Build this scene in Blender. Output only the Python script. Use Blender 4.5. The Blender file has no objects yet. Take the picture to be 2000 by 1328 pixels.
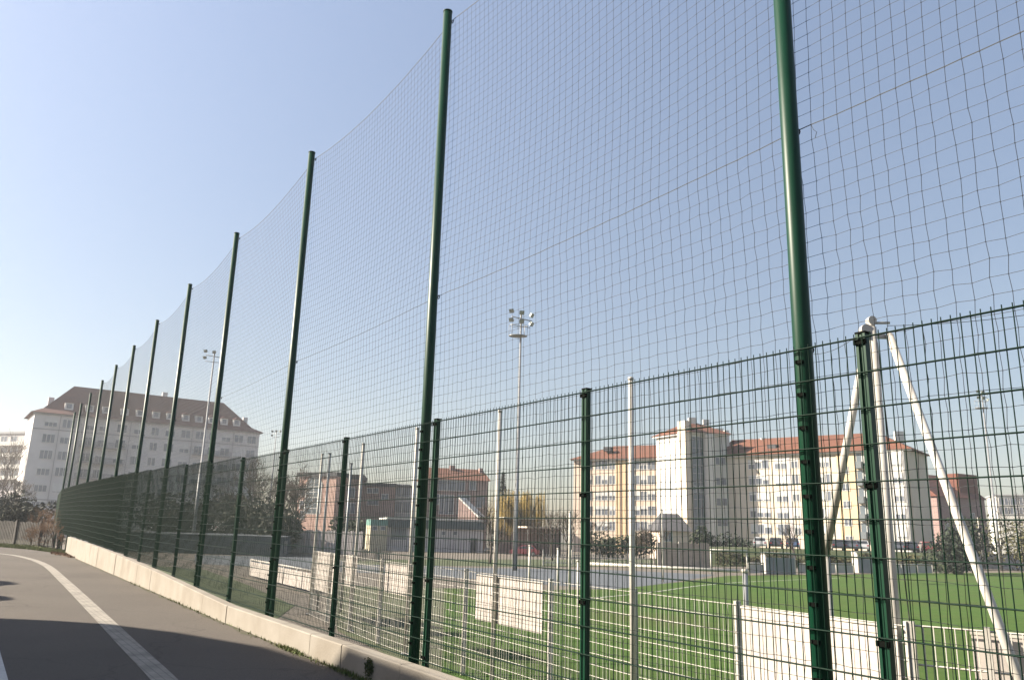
import bpy, math, random
import numpy as np
from math import radians as R_, sin, cos, tan, pi
random.seed(7)
sc = bpy.context.scene
COL = sc.collection

# ------------------------------------------------------------------ camera
EYE = 1.58
F_PX, PITCH, ROLL = 1549.88, 0.23626, 0.02807
cam_fw = np.array([0, cos(PITCH), sin(PITCH)])
_up = np.array([0, -sin(PITCH), cos(PITCH)])
cam_r = cos(ROLL) * np.array([1., 0, 0]) + sin(ROLL) * _up
cam_u = -sin(ROLL) * np.array([1., 0, 0]) + cos(ROLL) * _up
cd = bpy.data.cameras.new('camera')
cam = bpy.data.objects.new('camera', cd)
COL.objects.link(cam)
cd.sensor_width = 36.0
cd.lens = F_PX / 2000 * 36.0
cd.clip_start = 0.05
cd.clip_end = 6000
from mathutils import Matrix, Vector
cam.matrix_world = Matrix(((cam_r[0], cam_u[0], -cam_fw[0], 0), (cam_r[1], cam_u[1], -cam_fw[1], 0),
                           (cam_r[2], cam_u[2], -cam_fw[2], EYE), (0, 0, 0, 1)))
sc.camera = cam

# ------------------------------------------------------------------ light
SUN_AZ, SUN_EL = R_(84), R_(31)          # azimuth to the left of the view direction
world = bpy.data.worlds.new('World'); sc.world = world
world.use_nodes = True
wn = world.node_tree.nodes; wl = world.node_tree.links
for n in list(wn): wn.remove(n)
wo = wn.new('ShaderNodeOutputWorld'); wb = wn.new('ShaderNodeBackground'); sky = wn.new('ShaderNodeTexSky')
sky.sky_type = 'NISHITA'; sky.sun_disc = False
sky.sun_elevation = SUN_EL; sky.sun_rotation = -SUN_AZ
sky.altitude = 140; sky.air_density = 1.0; sky.dust_density = 0.9; sky.ozone_density = 3.0
wb.inputs['Strength'].default_value = 0.091
tint = wn.new('ShaderNodeMixRGB'); tint.blend_type = 'MULTIPLY'; tint.inputs['Fac'].default_value = 1.0
tint.inputs['Color2'].default_value = (0.965, 0.822, 0.712, 1)      # pale spring haze: less cyan than a clear sky
hs = wn.new('ShaderNodeHueSaturation'); hs.inputs['Saturation'].default_value = 0.93
tcw = wn.new('ShaderNodeTexCoord'); sxyz = wn.new('ShaderNodeSeparateXYZ'); mrw = wn.new('ShaderNodeMapRange')
mrw.inputs['From Min'].default_value = 0.0; mrw.inputs['From Max'].default_value = 0.6; mrw.inputs['To Min'].default_value = 0.50; mrw.inputs['To Max'].default_value = 1.05
hz_ = wn.new('ShaderNodeMixRGB'); hz_.blend_type = 'MULTIPLY'; hz_.inputs['Fac'].default_value = 1.0   # murky air dims the sky towards the horizon
wl.new(tcw.outputs['Generated'], sxyz.inputs[0]); wl.new(sxyz.outputs['Z'], mrw.inputs['Value'])
wl.new(sky.outputs[0], hs.inputs['Color']); wl.new(hs.outputs[0], tint.inputs['Color1']); wl.new(tint.outputs[0], hz_.inputs['Color1']); wl.new(mrw.outputs[0], hz_.inputs['Color2'])
wl.new(hz_.outputs[0], wb.inputs['Color']); wl.new(wb.outputs[0], wo.inputs[0])
sd = bpy.data.lights.new('sun', 'SUN'); sun = bpy.data.objects.new('sun', sd); COL.objects.link(sun)
sd.energy = 5.0; sd.angle = R_(0.5); sd.color = (1.0, 0.89, 0.74)
SUNV = Vector((-sin(SUN_AZ) * cos(SUN_EL), cos(SUN_AZ) * cos(SUN_EL), sin(SUN_EL)))
sun.rotation_euler = SUNV.to_track_quat('Z', 'Y').to_euler()
sun.location = (0, 0, 60)
sc.view_settings.view_transform = 'Standard'
sc.view_settings.look = 'None'
sc.view_settings.exposure = 1.72
sc.view_settings.gamma = 1.0

# ------------------------------------------------------------------ coordinates
AZF = 0.58939                             # the fence runs at this azimuth (left of forward)
DV = np.array([-sin(AZF), cos(AZF), 0.])
NV = np.array([cos(AZF), sin(AZF), 0.])
FIELD = -1.7                              # the pitch lies below the road

def ray(x, y):
    return cam_fw + (x - 1000) / F_PX * cam_r - (y - 664) / F_PX * cam_u
def on_z(x, y, z):                        # where the sight line of a photo point meets height z
    q = ray(x, y); t = (z - EYE) / q[2]
    return np.array([q[0] * t, q[1] * t, z])
def at_d(x, y, D):                        # ... reaches forward distance D
    q = ray(x, y); t = D / q[1]
    return np.array([q[0] * t, D, q[2] * t + EYE])
def sn(s, n, z=0.):
    p = s * DV + n * NV
    return np.array([p[0], p[1], z])

# ------------------------------------------------------------------ mesh helpers
class MB:
    def __init__(self):
        self.v = []; self.f = []; self.sm = []
    def quad(self, a, b, c, d, sm=False):
        i = len(self.v); self.v += [tuple(a), tuple(b), tuple(c), tuple(d)]; self.f.append((i, i+1, i+2, i+3)); self.sm.append(sm)
    def poly(self, pts, sm=False):
        i = len(self.v); self.v += [tuple(p) for p in pts]; self.f.append(tuple(range(i, i+len(pts)))); self.sm.append(sm)
    def hexa(self, p, sm=False):          # 8 corners: bottom 0-3 ccw, top 4-7
        i = len(self.v); self.v += [tuple(q) for q in p]
        for f in ((3,2,1,0),(4,5,6,7),(0,1,5,4),(1,2,6,5),(2,3,7,6),(3,0,4,7)):
            self.f.append(tuple(i+k for k in f)); self.sm.append(sm)
    def box(self, c, size, ux=(1,0,0), uy=(0,1,0), uz=(0,0,1)):
        c = np.array(c, float); a, b, h = (np.array(ux, float)*size[0]/2, np.array(uy, float)*size[1]/2, np.array(uz, float)*size[2]/2)
        self.hexa([c-a-b-h, c+a-b-h, c+a+b-h, c-a+b-h, c-a-b+h, c+a-b+h, c+a+b+h, c-a+b+h])
    def box2(self, lo, hi):
        lo = np.array(lo, float); hi = np.array(hi, float)
        self.box((lo+hi)/2, hi-lo)
    def tube(self, pts, rad, n=8, cap=True, sm=True):
        pts = [np.array(p, float) for p in pts]
        if not hasattr(rad, '__len__'): rad = [rad]*len(pts)
        base = len(self.v)
        for k, p in enumerate(pts):
            t = pts[min(k+1, len(pts)-1)] - pts[max(k-1, 0)]
            t = t / (np.linalg.norm(t)+1e-9)
            ref = np.array([1., 0, 0]) if abs(t[0]) < 0.8 else np.array([0, 1., 0])
            a = np.cross(t, ref); a /= np.linalg.norm(a); b = np.cross(t, a)
            for j in range(n):
                an = 2*pi*j/n
                self.v.append(tuple(p + rad[k]*(cos(an)*a + sin(an)*b)))
        for k in range(len(pts)-1):
            for j in range(n):
                j2 = (j+1) % n
                self.f.append((base+k*n+j, base+k*n+j2, base+(k+1)*n+j2, base+(k+1)*n+j)); self.sm.append(sm)
        if cap:
            self.f.append(tuple(base+j for j in reversed(range(n)))); self.sm.append(False)
            e = base+(len(pts)-1)*n
            self.f.append(tuple(e+j for j in range(n))); self.sm.append(False)
    def prism(self, poly, z0, z1):        # vertical prism over a plan polygon (ccw)
        n = len(poly); i = len(self.v)
        self.v += [(p[0], p[1], z0) for p in poly] + [(p[0], p[1], z1) for p in poly]
        self.f.append(tuple(i+k for k in reversed(range(n)))); self.f.append(tuple(i+n+k for k in range(n)))
        self.sm += [False, False]
        for k in range(n):
            k2 = (k+1) % n
            self.f.append((i+k, i+k2, i+n+k2, i+n+k)); self.sm.append(False)
    def build(self, name, mat, parent=None, smooth=None):
        me = bpy.data.meshes.new(name)
        v = np.array(self.v, dtype=float).reshape(-1, 3)
        if parent is not None:
            v = v - np.array(ROOT.get(parent.name, (0, 0, 0)))
        me.from_pydata(v.tolist(), [], self.f)
        me.polygons.foreach_set('use_smooth', self.sm if smooth is None else [smooth]*len(self.f))
        me.update()
        o = bpy.data.objects.new(name, me)
        COL.objects.link(o)
        if mat is not None: me.materials.append(mat)
        if parent is not None:
            o.parent = parent
            ROOT[o.name] = ROOT.get(parent.name, (0, 0, 0))
        return o
ROOT = {}
def tag(o, label=None, cat=None, group=None, kind=None):
    if label: o['label'] = label
    if cat: o['category'] = cat
    if group: o['group'] = group
    if kind: o['kind'] = kind
    return o
def thing(name, loc, label, cat, group=None):
    o = bpy.data.objects.new(name, None); COL.objects.link(o)
    o.location = tuple(float(a) for a in loc); o.empty_display_size = 0.2
    ROOT[o.name] = tuple(float(a) for a in loc)
    return tag(o, label, cat, group)
def copy_tree(o, parent=None):
    c = o.copy(); COL.objects.link(c); c.parent = parent
    for ch in list(o.children): copy_tree(ch, c)
    return c

# ------------------------------------------------------------------ materials
def mat(name, c1, c2=None, scale=3.0, rough=0.8, bump=0.0, bscale=None, metal=0.0, detail=4.0, spec=0.5, big=None, coat=0.0):
    m = bpy.data.materials.new(name); m.use_nodes = True
    nt = m.node_tree; b = nt.nodes['Principled BSDF']
    b.inputs['Roughness'].default_value = rough; b.inputs['Metallic'].default_value = metal
    b.inputs['Specular IOR Level'].default_value = spec
    if coat: b.inputs['Coat Weight'].default_value = coat
    tc = nt.nodes.new('ShaderNodeTexCoord')
    if c2 is None: c2 = tuple(min(1, x*0.86) for x in c1)
    ns = nt.nodes.new('ShaderNodeTexNoise'); ns.inputs['Scale'].default_value = scale; ns.inputs['Detail'].default_value = detail
    nt.links.new(tc.outputs['Object'], ns.inputs['Vector'])
    rp = nt.nodes.new('ShaderNodeValToRGB')
    rp.color_ramp.elements[0].position = 0.32; rp.color_ramp.elements[1].position = 0.68
    rp.color_ramp.elements[0].color = (*c1, 1); rp.color_ramp.elements[1].color = (*c2, 1)
    nt.links.new(ns.outputs['Fac'], rp.inputs['Fac'])
    out = rp.outputs['Color']
    if big:                                # large soft stains: (scale, colour, amount)
        n2 = nt.nodes.new('ShaderNodeTexNoise'); n2.inputs['Scale'].default_value = big[0]; n2.inputs['Detail'].default_value = 6
        nt.links.new(tc.outputs['Object'], n2.inputs['Vector'])
        r2 = nt.nodes.new('ShaderNodeValToRGB'); r2.color_ramp.elements[0].position = 0.45; r2.color_ramp.elements[1].position = 0.7
        r2.color_ramp.elements[0].color = (0, 0, 0, 1); r2.color_ramp.elements[1].color = (big[2],)*3 + (1,)
        nt.links.new(n2.outputs['Fac'], r2.inputs['Fac'])
        mx = nt.nodes.new('ShaderNodeMixRGB'); mx.inputs['Color2'].default_value = (*big[1], 1)
        nt.links.new(r2.outputs['Color'], mx.inputs['Fac']); nt.links.new(out, mx.inputs['Color1'])
        out = mx.outputs['Color']
    nt.links.new(out, b.inputs['Base Color'])
    if bump:
        n3 = nt.nodes.new('ShaderNodeTexNoise'); n3.inputs['Scale'].default_value = bscale or scale*4; n3.inputs['Detail'].default_value = 5
        nt.links.new(tc.outputs['Object'], n3.inputs['Vector'])
        bp = nt.nodes.new('ShaderNodeBump'); bp.inputs['Strength'].default_value = bump; bp.inputs['Distance'].default_value = 0.02
        nt.links.new(n3.outputs['Fac'], bp.inputs['Height']); nt.links.new(bp.outputs[0], b.inputs['Normal'])
    return m
def brick_mat(name, c1, c2, mortar, scale=1.0, bw=0.5, rh=0.25, rough=0.9):
    m = bpy.data.materials.new(name); m.use_nodes = True
    nt = m.node_tree; b = nt.nodes['Principled BSDF']; b.inputs['Roughness'].default_value = rough
    tc = nt.nodes.new('ShaderNodeTexCoord'); mp = nt.nodes.new('ShaderNodeMapping')
    mp.inputs['Rotation'].default_value = (pi/2, 0, 0)
    nt.links.new(tc.outputs['Object'], mp.inputs['Vector'])
    bt = nt.nodes.new('ShaderNodeTexBrick'); bt.inputs['Scale'].default_value = scale
    bt.inputs['Color1'].default_value = (*c1, 1); bt.inputs['Color2'].default_value = (*c2, 1); bt.inputs['Mortar'].default_value = (*mortar, 1)
    bt.inputs['Brick Width'].default_value = bw; bt.inputs['Row Height'].default_value = rh; bt.inputs['Mortar Size'].default_value = 0.02
    nt.links.new(mp.outputs[0], bt.inputs['Vector']); nt.links.new(bt.outputs['Color'], b.inputs['Base Color'])
    return m
def tile_mat(name, c1, c2, dark):
    m = mat(name, c1, c2, scale=0.9, rough=0.85, big=(0.25, dark, 0.6))
    nt = m.node_tree; b = nt.nodes['Principled BSDF']
    tc = nt.nodes.new('ShaderNodeTexCoord'); w = nt.nodes.new('ShaderNodeTexWave')
    w.bands_direction = 'Z'; w.inputs['Scale'].default_value = 1.2; w.inputs['Distortion'].default_value = 0.6
    nt.links.new(tc.outputs['Object'], w.inputs['Vector'])
    bp = nt.nodes.new('ShaderNodeBump'); bp.inputs['Strength'].default_value = 0.5; bp.inputs['Distance'].default_value = 0.06
    nt.links.new(w.outputs['Fac'], bp.inputs['Height']); nt.links.new(bp.outputs[0], b.inputs['Normal'])
    return m
M = {}
M['asphalt'] = mat('asphalt', (0.156, 0.137, 0.118), (0.192, 0.169, 0.145), scale=26, rough=0.93, bump=0.5, bscale=160, big=(0.35, (0.130, 0.114, 0.099), 0.6), spec=0.25)
def add_cracks(m, sc_, col, width, strength):
    nt = m.node_tree; b = nt.nodes['Principled BSDF']; src = b.inputs['Base Color'].links[0].from_socket
    tc = nt.nodes.new('ShaderNodeTexCoord'); nz = nt.nodes.new('ShaderNodeTexNoise'); nz.inputs['Scale'].default_value = 1.3; nz.inputs['Detail'].default_value = 5
    nt.links.new(tc.outputs['Object'], nz.inputs['Vector'])
    ad = nt.nodes.new('ShaderNodeMixRGB'); ad.blend_type = 'ADD'; ad.inputs['Fac'].default_value = 0.9
    nt.links.new(tc.outputs['Object'], ad.inputs['Color1']); nt.links.new(nz.outputs['Color'], ad.inputs['Color2'])
    vo = nt.nodes.new('ShaderNodeTexVoronoi'); vo.feature = 'DISTANCE_TO_EDGE'; vo.inputs['Scale'].default_value = sc_
    nt.links.new(ad.outputs[0], vo.inputs['Vector'])
    rp = nt.nodes.new('ShaderNodeValToRGB'); rp.color_ramp.elements[0].position = 0; rp.color_ramp.elements[1].position = width
    rp.color_ramp.elements[0].color = (strength,)*3 + (1,); rp.color_ramp.elements[1].color = (0, 0, 0, 1)
    rp.name = 'crack'
    nt.links.new(vo.outputs['Distance'], rp.inputs['Fac'])
    mx = nt.nodes.new('ShaderNodeMixRGB'); mx.name = 'crack_mix'; mx.inputs['Color2'].default_value = (*col, 1)
    nt.links.new(rp.outputs['Color'], mx.inputs['Fac']); nt.links.new(src, mx.inputs['Color1']); nt.links.new(mx.outputs[0], b.inputs['Base Color'])
add_cracks(M['asphalt'], 0.16, (0.03, 0.03, 0.03), 0.004, 0.28)
n_ = M['asphalt'].node_tree
sp = n_.nodes.new('ShaderNodeTexNoise'); sp.inputs['Scale'].default_value = 95; sp.inputs['Detail'].default_value = 2
tcx = n_.nodes.new('ShaderNodeTexCoord'); n_.links.new(tcx.outputs['Object'], sp.inputs['Vector'])
mrx = n_.nodes.new('ShaderNodeMapRange'); mrx.inputs['From Min'].default_value = .3; mrx.inputs['From Max'].default_value = .7; mrx.inputs['To Min'].default_value = .62; mrx.inputs['To Max'].default_value = 1.38
n_.links.new(sp.outputs['Fac'], mrx.inputs['Value'])
mulx = n_.nodes.new('ShaderNodeMixRGB'); mulx.blend_type = 'MULTIPLY'; mulx.inputs['Fac'].default_value = 1.0; mulx.name = 'grain'
bs_ = n_.nodes['Principled BSDF']; src_ = bs_.inputs['Base Color'].links[0].from_socket
n_.links.new(src_, mulx.inputs['Color1']); n_.links.new(mrx.outputs[0], mulx.inputs['Color2']); n_.links.new(mulx.outputs[0], bs_.inputs['Base Color'])
M['paving_line'] = mat('paving_line', (0.50, 0.46, 0.39), (0.38, 0.35, 0.30), scale=7, rough=0.9, bump=0.4, bscale=60, big=(2.2, (0.25, 0.23, 0.20), 0.7))
_n = M['paving_line'].node_tree; _b = _n.nodes['Principled BSDF']; _s = _b.inputs['Base Color'].links[0].from_socket
_t = _n.nodes.new('ShaderNodeTexCoord'); _m = _n.nodes.new('ShaderNodeMapping'); _m.inputs['Rotation'].default_value = (0, 0, -math.atan2(cos(0.58939), -sin(0.58939)))
_k = _n.nodes.new('ShaderNodeTexBrick'); _k.inputs['Color1'].default_value = (1, 1, 1, 1); _k.inputs['Color2'].default_value = (.78, .78, .78, 1); _k.inputs['Mortar'].default_value = (.42, .42, .42, 1)
_k.inputs['Scale'].default_value = 1.0; _k.inputs['Brick Width'].default_value = 0.10; _k.inputs['Row Height'].default_value = 0.083; _k.inputs['Mortar Size'].default_value = 0.007; _k.inputs['Mortar Smooth'].default_value = 0.6
_x = _n.nodes.new('ShaderNodeMixRGB'); _x.blend_type = 'MULTIPLY'; _x.inputs['Fac'].default_value = 0.8
_n.links.new(_t.outputs['Object'], _m.inputs['Vector']); _n.links.new(_m.outputs[0], _k.inputs['Vector']); _n.links.new(_s, _x.inputs['Color1']); _n.links.new(_k.outputs['Color'], _x.inputs['Color2']); _n.links.new(_x.outputs[0], _b.inputs['Base Color'])
M['white_line'] = mat('white_line', (0.62, 0.61, 0.58), (0.52, 0.51, 0.48), scale=9, rough=0.8)
M['earth'] = mat('earth', (0.16, 0.13, 0.095), (0.10, 0.085, 0.06), scale=0.8, rough=0.95, bump=0.4, bscale=9, big=(0.05, (0.07, 0.085, 0.04), 0.9))
M['gravel'] = mat('gravel', (0.23, 0.195, 0.155), (0.17, 0.145, 0.115), scale=2.5, rough=0.95, bump=0.4, bscale=40)
M['verge'] = mat('verge', (0.10, 0.13, 0.045), (0.20, 0.17, 0.09), scale=2.2, rough=0.95, bump=0.6, bscale=24, big=(0.8, (0.16, 0.12, 0.07), 0.8))
M['turf'] = mat('turf', (0.066, 0.145, 0.018), (0.100, 0.180, 0.030), scale=1.6, rough=0.9, bump=0.8, bscale=45, big=(0.16, (0.105, 0.135, 0.035), 0.75), spec=0.2, detail=8)
M['rough_grass'] = mat('rough_grass', (0.055, 0.085, 0.022), (0.085, 0.105, 0.035), scale=1.2, rough=0.95, bump=0.6, bscale=30)
M['silt'] = mat('silt', (0.060, 0.050, 0.032), (0.045, 0.048, 0.022), scale=9, rough=0.95, bump=0.5, bscale=60)
M['worn_grass'] = mat('worn_grass', (0.055, 0.075, 0.028), (0.080, 0.080, 0.042), scale=1.8, rough=0.95, bump=0.6, bscale=30)
M['track'] = mat('track', (0.10, 0.12, 0.145), (0.13, 0.145, 0.16), scale=1.5, rough=0.85)
M['concrete'] = mat('concrete', (0.60, 0.545, 0.46), (0.52, 0.465, 0.385), scale=2.6, rough=0.9, bump=0.25, bscale=50, big=(1.1, (0.36, 0.30, 0.22), 0.55))
M['green'] = mat('green_coated_steel', (0.004, 0.050, 0.024), (0.0035, 0.044, 0.021), scale=5, rough=0.42, spec=0.22, big=(1.4, (0.010, 0.055, 0.032), 0.5))
M['green_wire'] = mat('green_coated_wire', (0.0080, 0.0340, 0.0210), (0.0070, 0.0300, 0.0185), scale=9, rough=0.45, spec=0.07)
M['clip'] = mat('black_clip', (0.004, 0.005, 0.004), None, rough=0.9, spec=0.05)
M['net'] = mat('net_cord', (0.010, 0.013, 0.017), (0.014, 0.017, 0.020), scale=9, rough=0.8)
M['rope'] = mat('rope', (0.02, 0.024, 0.024), None, rough=0.8)
M['white_steel'] = mat('white_steel', (0.72, 0.69, 0.62), (0.62, 0.59, 0.53), scale=3, rough=0.5, big=(1.5, (0.45, 0.40, 0.33), 0.4))
M['galv'] = mat('galvanised_steel', (0.40, 0.41, 0.41), (0.32, 0.33, 0.34), scale=4, rough=0.45, metal=0.3)
M['board'] = mat('white_board', (0.74, 0.68, 0.62), (0.66, 0.60, 0.55), scale=1.4, rough=0.7, big=(1.2, (0.52, 0.47, 0.42), 0.5))
M['lamp'] = mat('lamp_housing', (0.20, 0.22, 0.20), (0.15, 0.17, 0.15), scale=6, rough=0.5, metal=0.3)
M['lampglass'] = mat('lamp_glass', (0.62, 0.65, 0.60), None, rough=0.15)
M['plaster_grey'] = mat('plaster_grey', (0.62, 0.60, 0.58), (0.55, 0.53, 0.52), scale=0.5, rough=0.9, big=(0.15, (0.48, 0.46, 0.45), 0.5))
M['trim_grey'] = mat('trim_grey', (0.33, 0.32, 0.32), None, scale=1, rough=0.9)
M['roof_brown'] = tile_mat('roof_brown', (0.18, 0.068, 0.050), (0.145, 0.055, 0.043), (0.10, 0.045, 0.038))
M['roof_orange'] = tile_mat('roof_orange', (0.42, 0.155, 0.075), (0.34, 0.12, 0.06), (0.24, 0.10, 0.06))
M['roof_red'] = tile_mat('roof_red', (0.30, 0.10, 0.055), (0.25, 0.08, 0.045), (0.16, 0.06, 0.04))
M['glass'] = mat('window_glass', (0.035, 0.040, 0.050), (0.06, 0.065, 0.075), scale=0.4, rough=0.12)
M['glass_teal'] = mat('glazing', (0.10, 0.125, 0.145), (0.14, 0.165, 0.18), scale=0.5, rough=0.2)
M['frame'] = mat('window_frame', (0.66, 0.65, 0.62), None, scale=1, rough=0.6)
M['cream'] = mat('cream_render', (0.80, 0.70, 0.57), (0.74, 0.64, 0.52), scale=0.5, rough=0.9, big=(0.2, (0.66, 0.56, 0.42), 0.5))
M['white_render'] = mat('white_render', (0.80, 0.78, 0.72), (0.74, 0.72, 0.66), scale=0.5, rough=0.9)
M['peach'] = mat('peach_render', (0.70, 0.57, 0.46), (0.64, 0.52, 0.42), scale=0.5, rough=0.9)
M['orange_render'] = mat('orange_render', (0.72, 0.54, 0.34), (0.66, 0.50, 0.32), scale=0.6, rough=0.9)
M['balcony'] = mat('balcony_rail', (0.13, 0.15, 0.16), None, scale=2, rough=0.6)
M['brick_pink'] = brick_mat('brick_pink', (0.46, 0.29, 0.235), (0.41, 0.25, 0.20), (0.46, 0.38, 0.33))
M['brick_dark'] = brick_mat('brick_dark', (0.25, 0.165, 0.145), (0.21, 0.135, 0.125), (0.28, 0.23, 0.21))
M['slate'] = mat('slate', (0.06, 0.06, 0.065), (0.045, 0.045, 0.05), scale=2, rough=0.8)
M['club_wall'] = mat('club_wall', (0.50, 0.46, 0.45), (0.44, 0.41, 0.40), scale=1, rough=0.9)
M['yellow_wall'] = mat('yellow_wall', (0.72, 0.66, 0.48), (0.65, 0.59, 0.43), scale=1, rough=0.9)
M['fascia'] = mat('dark_fascia', (0.03, 0.06, 0.075), None, scale=1, rough=0.6)
M['teal_paint'] = mat('teal_paint', (0.12, 0.26, 0.22), None, scale=2, rough=0.7)
M['wood_grey'] = mat('weathered_wood', (0.34, 0.32, 0.29), (0.24, 0.225, 0.205), scale=2.2, rough=0.9, bump=0.3)
M['wood_dark'] = mat('dark_weathered_wood', (0.095, 0.088, 0.080), (0.06, 0.055, 0.05), scale=2.5, rough=0.95, bump=0.3)
M['wood_pale'] = mat('pale_wood', (0.47, 0.40, 0.33), (0.36, 0.31, 0.26), scale=2.2, rough=0.9, bump=0.3)
M['bark'] = mat('bark', (0.095, 0.075, 0.060), (0.065, 0.052, 0.042), scale=6, rough=0.95)
M['twig'] = mat('twig', (0.130, 0.098, 0.075), (0.095, 0.072, 0.055), scale=1.5, rough=0.95)
M['twig_red'] = mat('dry_twig', (0.22, 0.125, 0.07), (0.15, 0.095, 0.06), scale=1.5, rough=0.95)
M['willow'] = mat('willow_shoots', (0.34, 0.235, 0.045), (0.26, 0.185, 0.045), scale=0.8, rough=0.9)
M['conifer'] = mat('conifer_needles', (0.030, 0.045, 0.022), (0.020, 0.032, 0.018), scale=1.5, rough=0.9)
M['evergreen'] = mat('evergreen_leaves', (0.045, 0.070, 0.024), (0.030, 0.048, 0.018), scale=1.2, rough=0.8)
M['scrub'] = mat('scrub_leaves', (0.058, 0.060, 0.042), (0.040, 0.044, 0.032), scale=1.1, rough=0.95)
M['olive'] = mat('olive_hedge', (0.11, 0.105, 0.035), (0.075, 0.075, 0.028), scale=0.9, rough=0.9)
M['weed'] = mat('weed_leaves', (0.10, 0.16, 0.035), (0.16, 0.15, 0.06), scale=9, rough=0.9)
M['moss'] = mat('moss', (0.040, 0.062, 0.018), (0.07, 0.075, 0.03), scale=20, rough=0.95)
M['tyre'] = mat('tyre', (0.015, 0.015, 0.015), None, rough=0.8)
M['car_glass'] = mat('car_glass', (0.03, 0.035, 0.04), None, rough=0.08)
M['red_light'] = mat('tail_light', (0.35, 0.02, 0.015), None, rough=0.3)
M['dugout_glass'] = mat('dugout_panel', (0.16, 0.19, 0.22), (0.12, 0.145, 0.17), scale=1, rough=0.25)
M['grey_block'] = mat('grey_block', (0.36, 0.36, 0.36), (0.28, 0.28, 0.29), scale=0.4, rough=0.9)

ALBEDO = {'plaster_grey': 0.92, 'cream': 0.74, 'white_render': 0.72, 'peach': 0.85, 'orange_render': 0.85, 'board': 0.6, 'white_steel': 0.66, 'concrete': 0.40, 'club_wall': 1.0, 'yellow_wall': 0.6, 'frame': 0.85, 'white_line': 0.75, 'paving_line': 0.62, 'asphalt': 0.56, 'gravel': 0.55, 'earth': 0.55, 'verge': 0.6, 'turf': 0.55, 'rough_grass': 0.6, 'roof_brown': 0.6, 'roof_orange': 0.34, 'roof_red': 0.5, 'wood_grey': 0.6, 'wood_pale': 0.75, 'twig': 0.65, 'twig_red': 0.7, 'bark': 0.7, 'willow': 0.8, 'conifer': 0.8, 'evergreen': 0.7, 'olive': 0.65, 'weed': 0.7, 'glass': 3.0, 'lampglass': 0.45, 'track': 0.6, 'green': 0.66, 'green_wire': 0.5, 'galv': 0.7}
for k_, f_ in ALBEDO.items():
    nt_ = M[k_].node_tree
    for n_ in nt_.nodes:
        if n_.type == 'VALTORGB' and n_.name != 'crack' and max(n_.color_ramp.elements[0].color[:3]) > 0:
            for e_ in n_.color_ramp.elements: e_.color = tuple(min(.85, c_*f_) for c_ in e_.color[:3]) + (1,)
        if n_.type == 'MIX_RGB' and n_.blend_type == 'MIX': n_.inputs['Color2'].default_value = tuple(c_*f_ for c_ in n_.inputs['Color2'].default_value[:3]) + (1,)

# ------------------------------------------------------------------ the ground
def sheet(name, pts, z, m):
    b = MB(); b.poly([(p[0], p[1], z) for p in pts])
    return tag(b.build(name, m), kind='structure')
b = MB(); b.poly([(-3000, -3000, FIELD-0.06), (3000, -3000, FIELD-0.06), (3000, 3000, FIELD-0.06), (-3000, 3000, FIELD-0.06)])
tag(b.build('ground', M['earth']), kind='structure')

def fence_n(s):                           # the fence leaves its straight line gently, then turns away
    n = 4.05
    if s > 14: n += 0.0150 * (s - 14)
    if s > 54: n += 0.06 * (s - 54)
    return n
def wall_top(s):
    return float(np.interp(s, [-10, 14, 21, 30, 43, 70], [.27, .27, .46, .63, .77, .85]))
# terrace carrying the road (level 0), standing above the pitch
ss = list(np.arange(-25, 75, 4.0))
edge = [sn(s, fence_n(s) - 0.03) for s in ss]
far = [sn(75, -90), sn(-25, -90)]
b = MB(); b.prism([p for p in ([e[:2] for e in reversed(edge)] + [far[1][:2], far[0][:2]])][::-1] , FIELD-0.4, -0.012)
tag(b.build('terrace', M['earth']), kind='structure')
# road: follows the wall, bends left at its far end
redge = [sn(s, fence_n(s) - 0.25) for s in np.arange(-22, 24, 3.0)]
vg = [on_z(182, 1094, 0), on_z(120, 1081, 0), on_z(60, 1073, 0), on_z(0, 1068, 0), on_z(-200, 1058, 0)]
road = [p[:2] for p in redge] + [sn(30, fence_n(30)-.25)[:2]] + [p[:2] for p in vg] + [sn(62, -60)[:2], sn(-22, -60)[:2]]
sheet('road', road, 0.0, M['asphalt'])
# grass verge between the road bend and the palisade
vpoly = [p[:2] for p in [sn(29, fence_n(29)-.2)] + [on_z(182, 1094.6, 0), on_z(120, 1081.6, 0), on_z(60, 1073.6, 0), on_z(0, 1068.6, 0), on_z(-200, 1058.6, 0)]] \
        + [sn(74, -55)[:2], sn(74, 4)[:2], sn(45, fence_n(45)-.2)[:2]]
sheet('grass_verge', vpoly, -0.004, M['verge'])
# pale paved strip curving along the road, and the white line at its left
def strip(name, pts, w, z, m, n_sub=8):
    pts = [np.array(p[:2]) for p in pts]
    # Catmull-Rom
    q = []
    P = [2*pts[0]-pts[1]] + pts + [2*pts[-1]-pts[-2]]
    for i in range(1, len(P)-2):
        for k in range(n_sub):
            t = k/n_sub
            q.append(0.5*((2*P[i]) + (-P[i-1]+P[i+1])*t + (2*P[i-1]-5*P[i]+4*P[i+1]-P[i+2])*t*t + (-P[i-1]+3*P[i]-3*P[i+1]+P[i+2])*t**3))
    q.append(pts[-1])
    b = MB(); L = []; Rr = []
    for i in range(len(q)):
        d = q[min(i+1, len(q)-1)] - q[max(i-1, 0)]; d /= np.linalg.norm(d)
        nn = np.array([d[1], -d[0]])
        L.append(q[i]-nn*w/2); Rr.append(q[i]+nn*w/2)
    for i in range(len(q)-1):
        b.quad((*Rr[i], z), (*Rr[i+1], z), (*L[i+1], z), (*L[i], z))
    return tag(b.build(name, m), kind='structure')
ctr = [on_z(420, 1440, 0), on_z(322, 1328, 0), on_z(250, 1257, 0), on_z(188, 1195, 0), on_z(125, 1134, 0), on_z(90, 1104, 0), on_z(52, 1089.5, 0), on_z(0, 1081, 0), on_z(-120, 1074, 0), on_z(-300, 1069, 0)]
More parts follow.
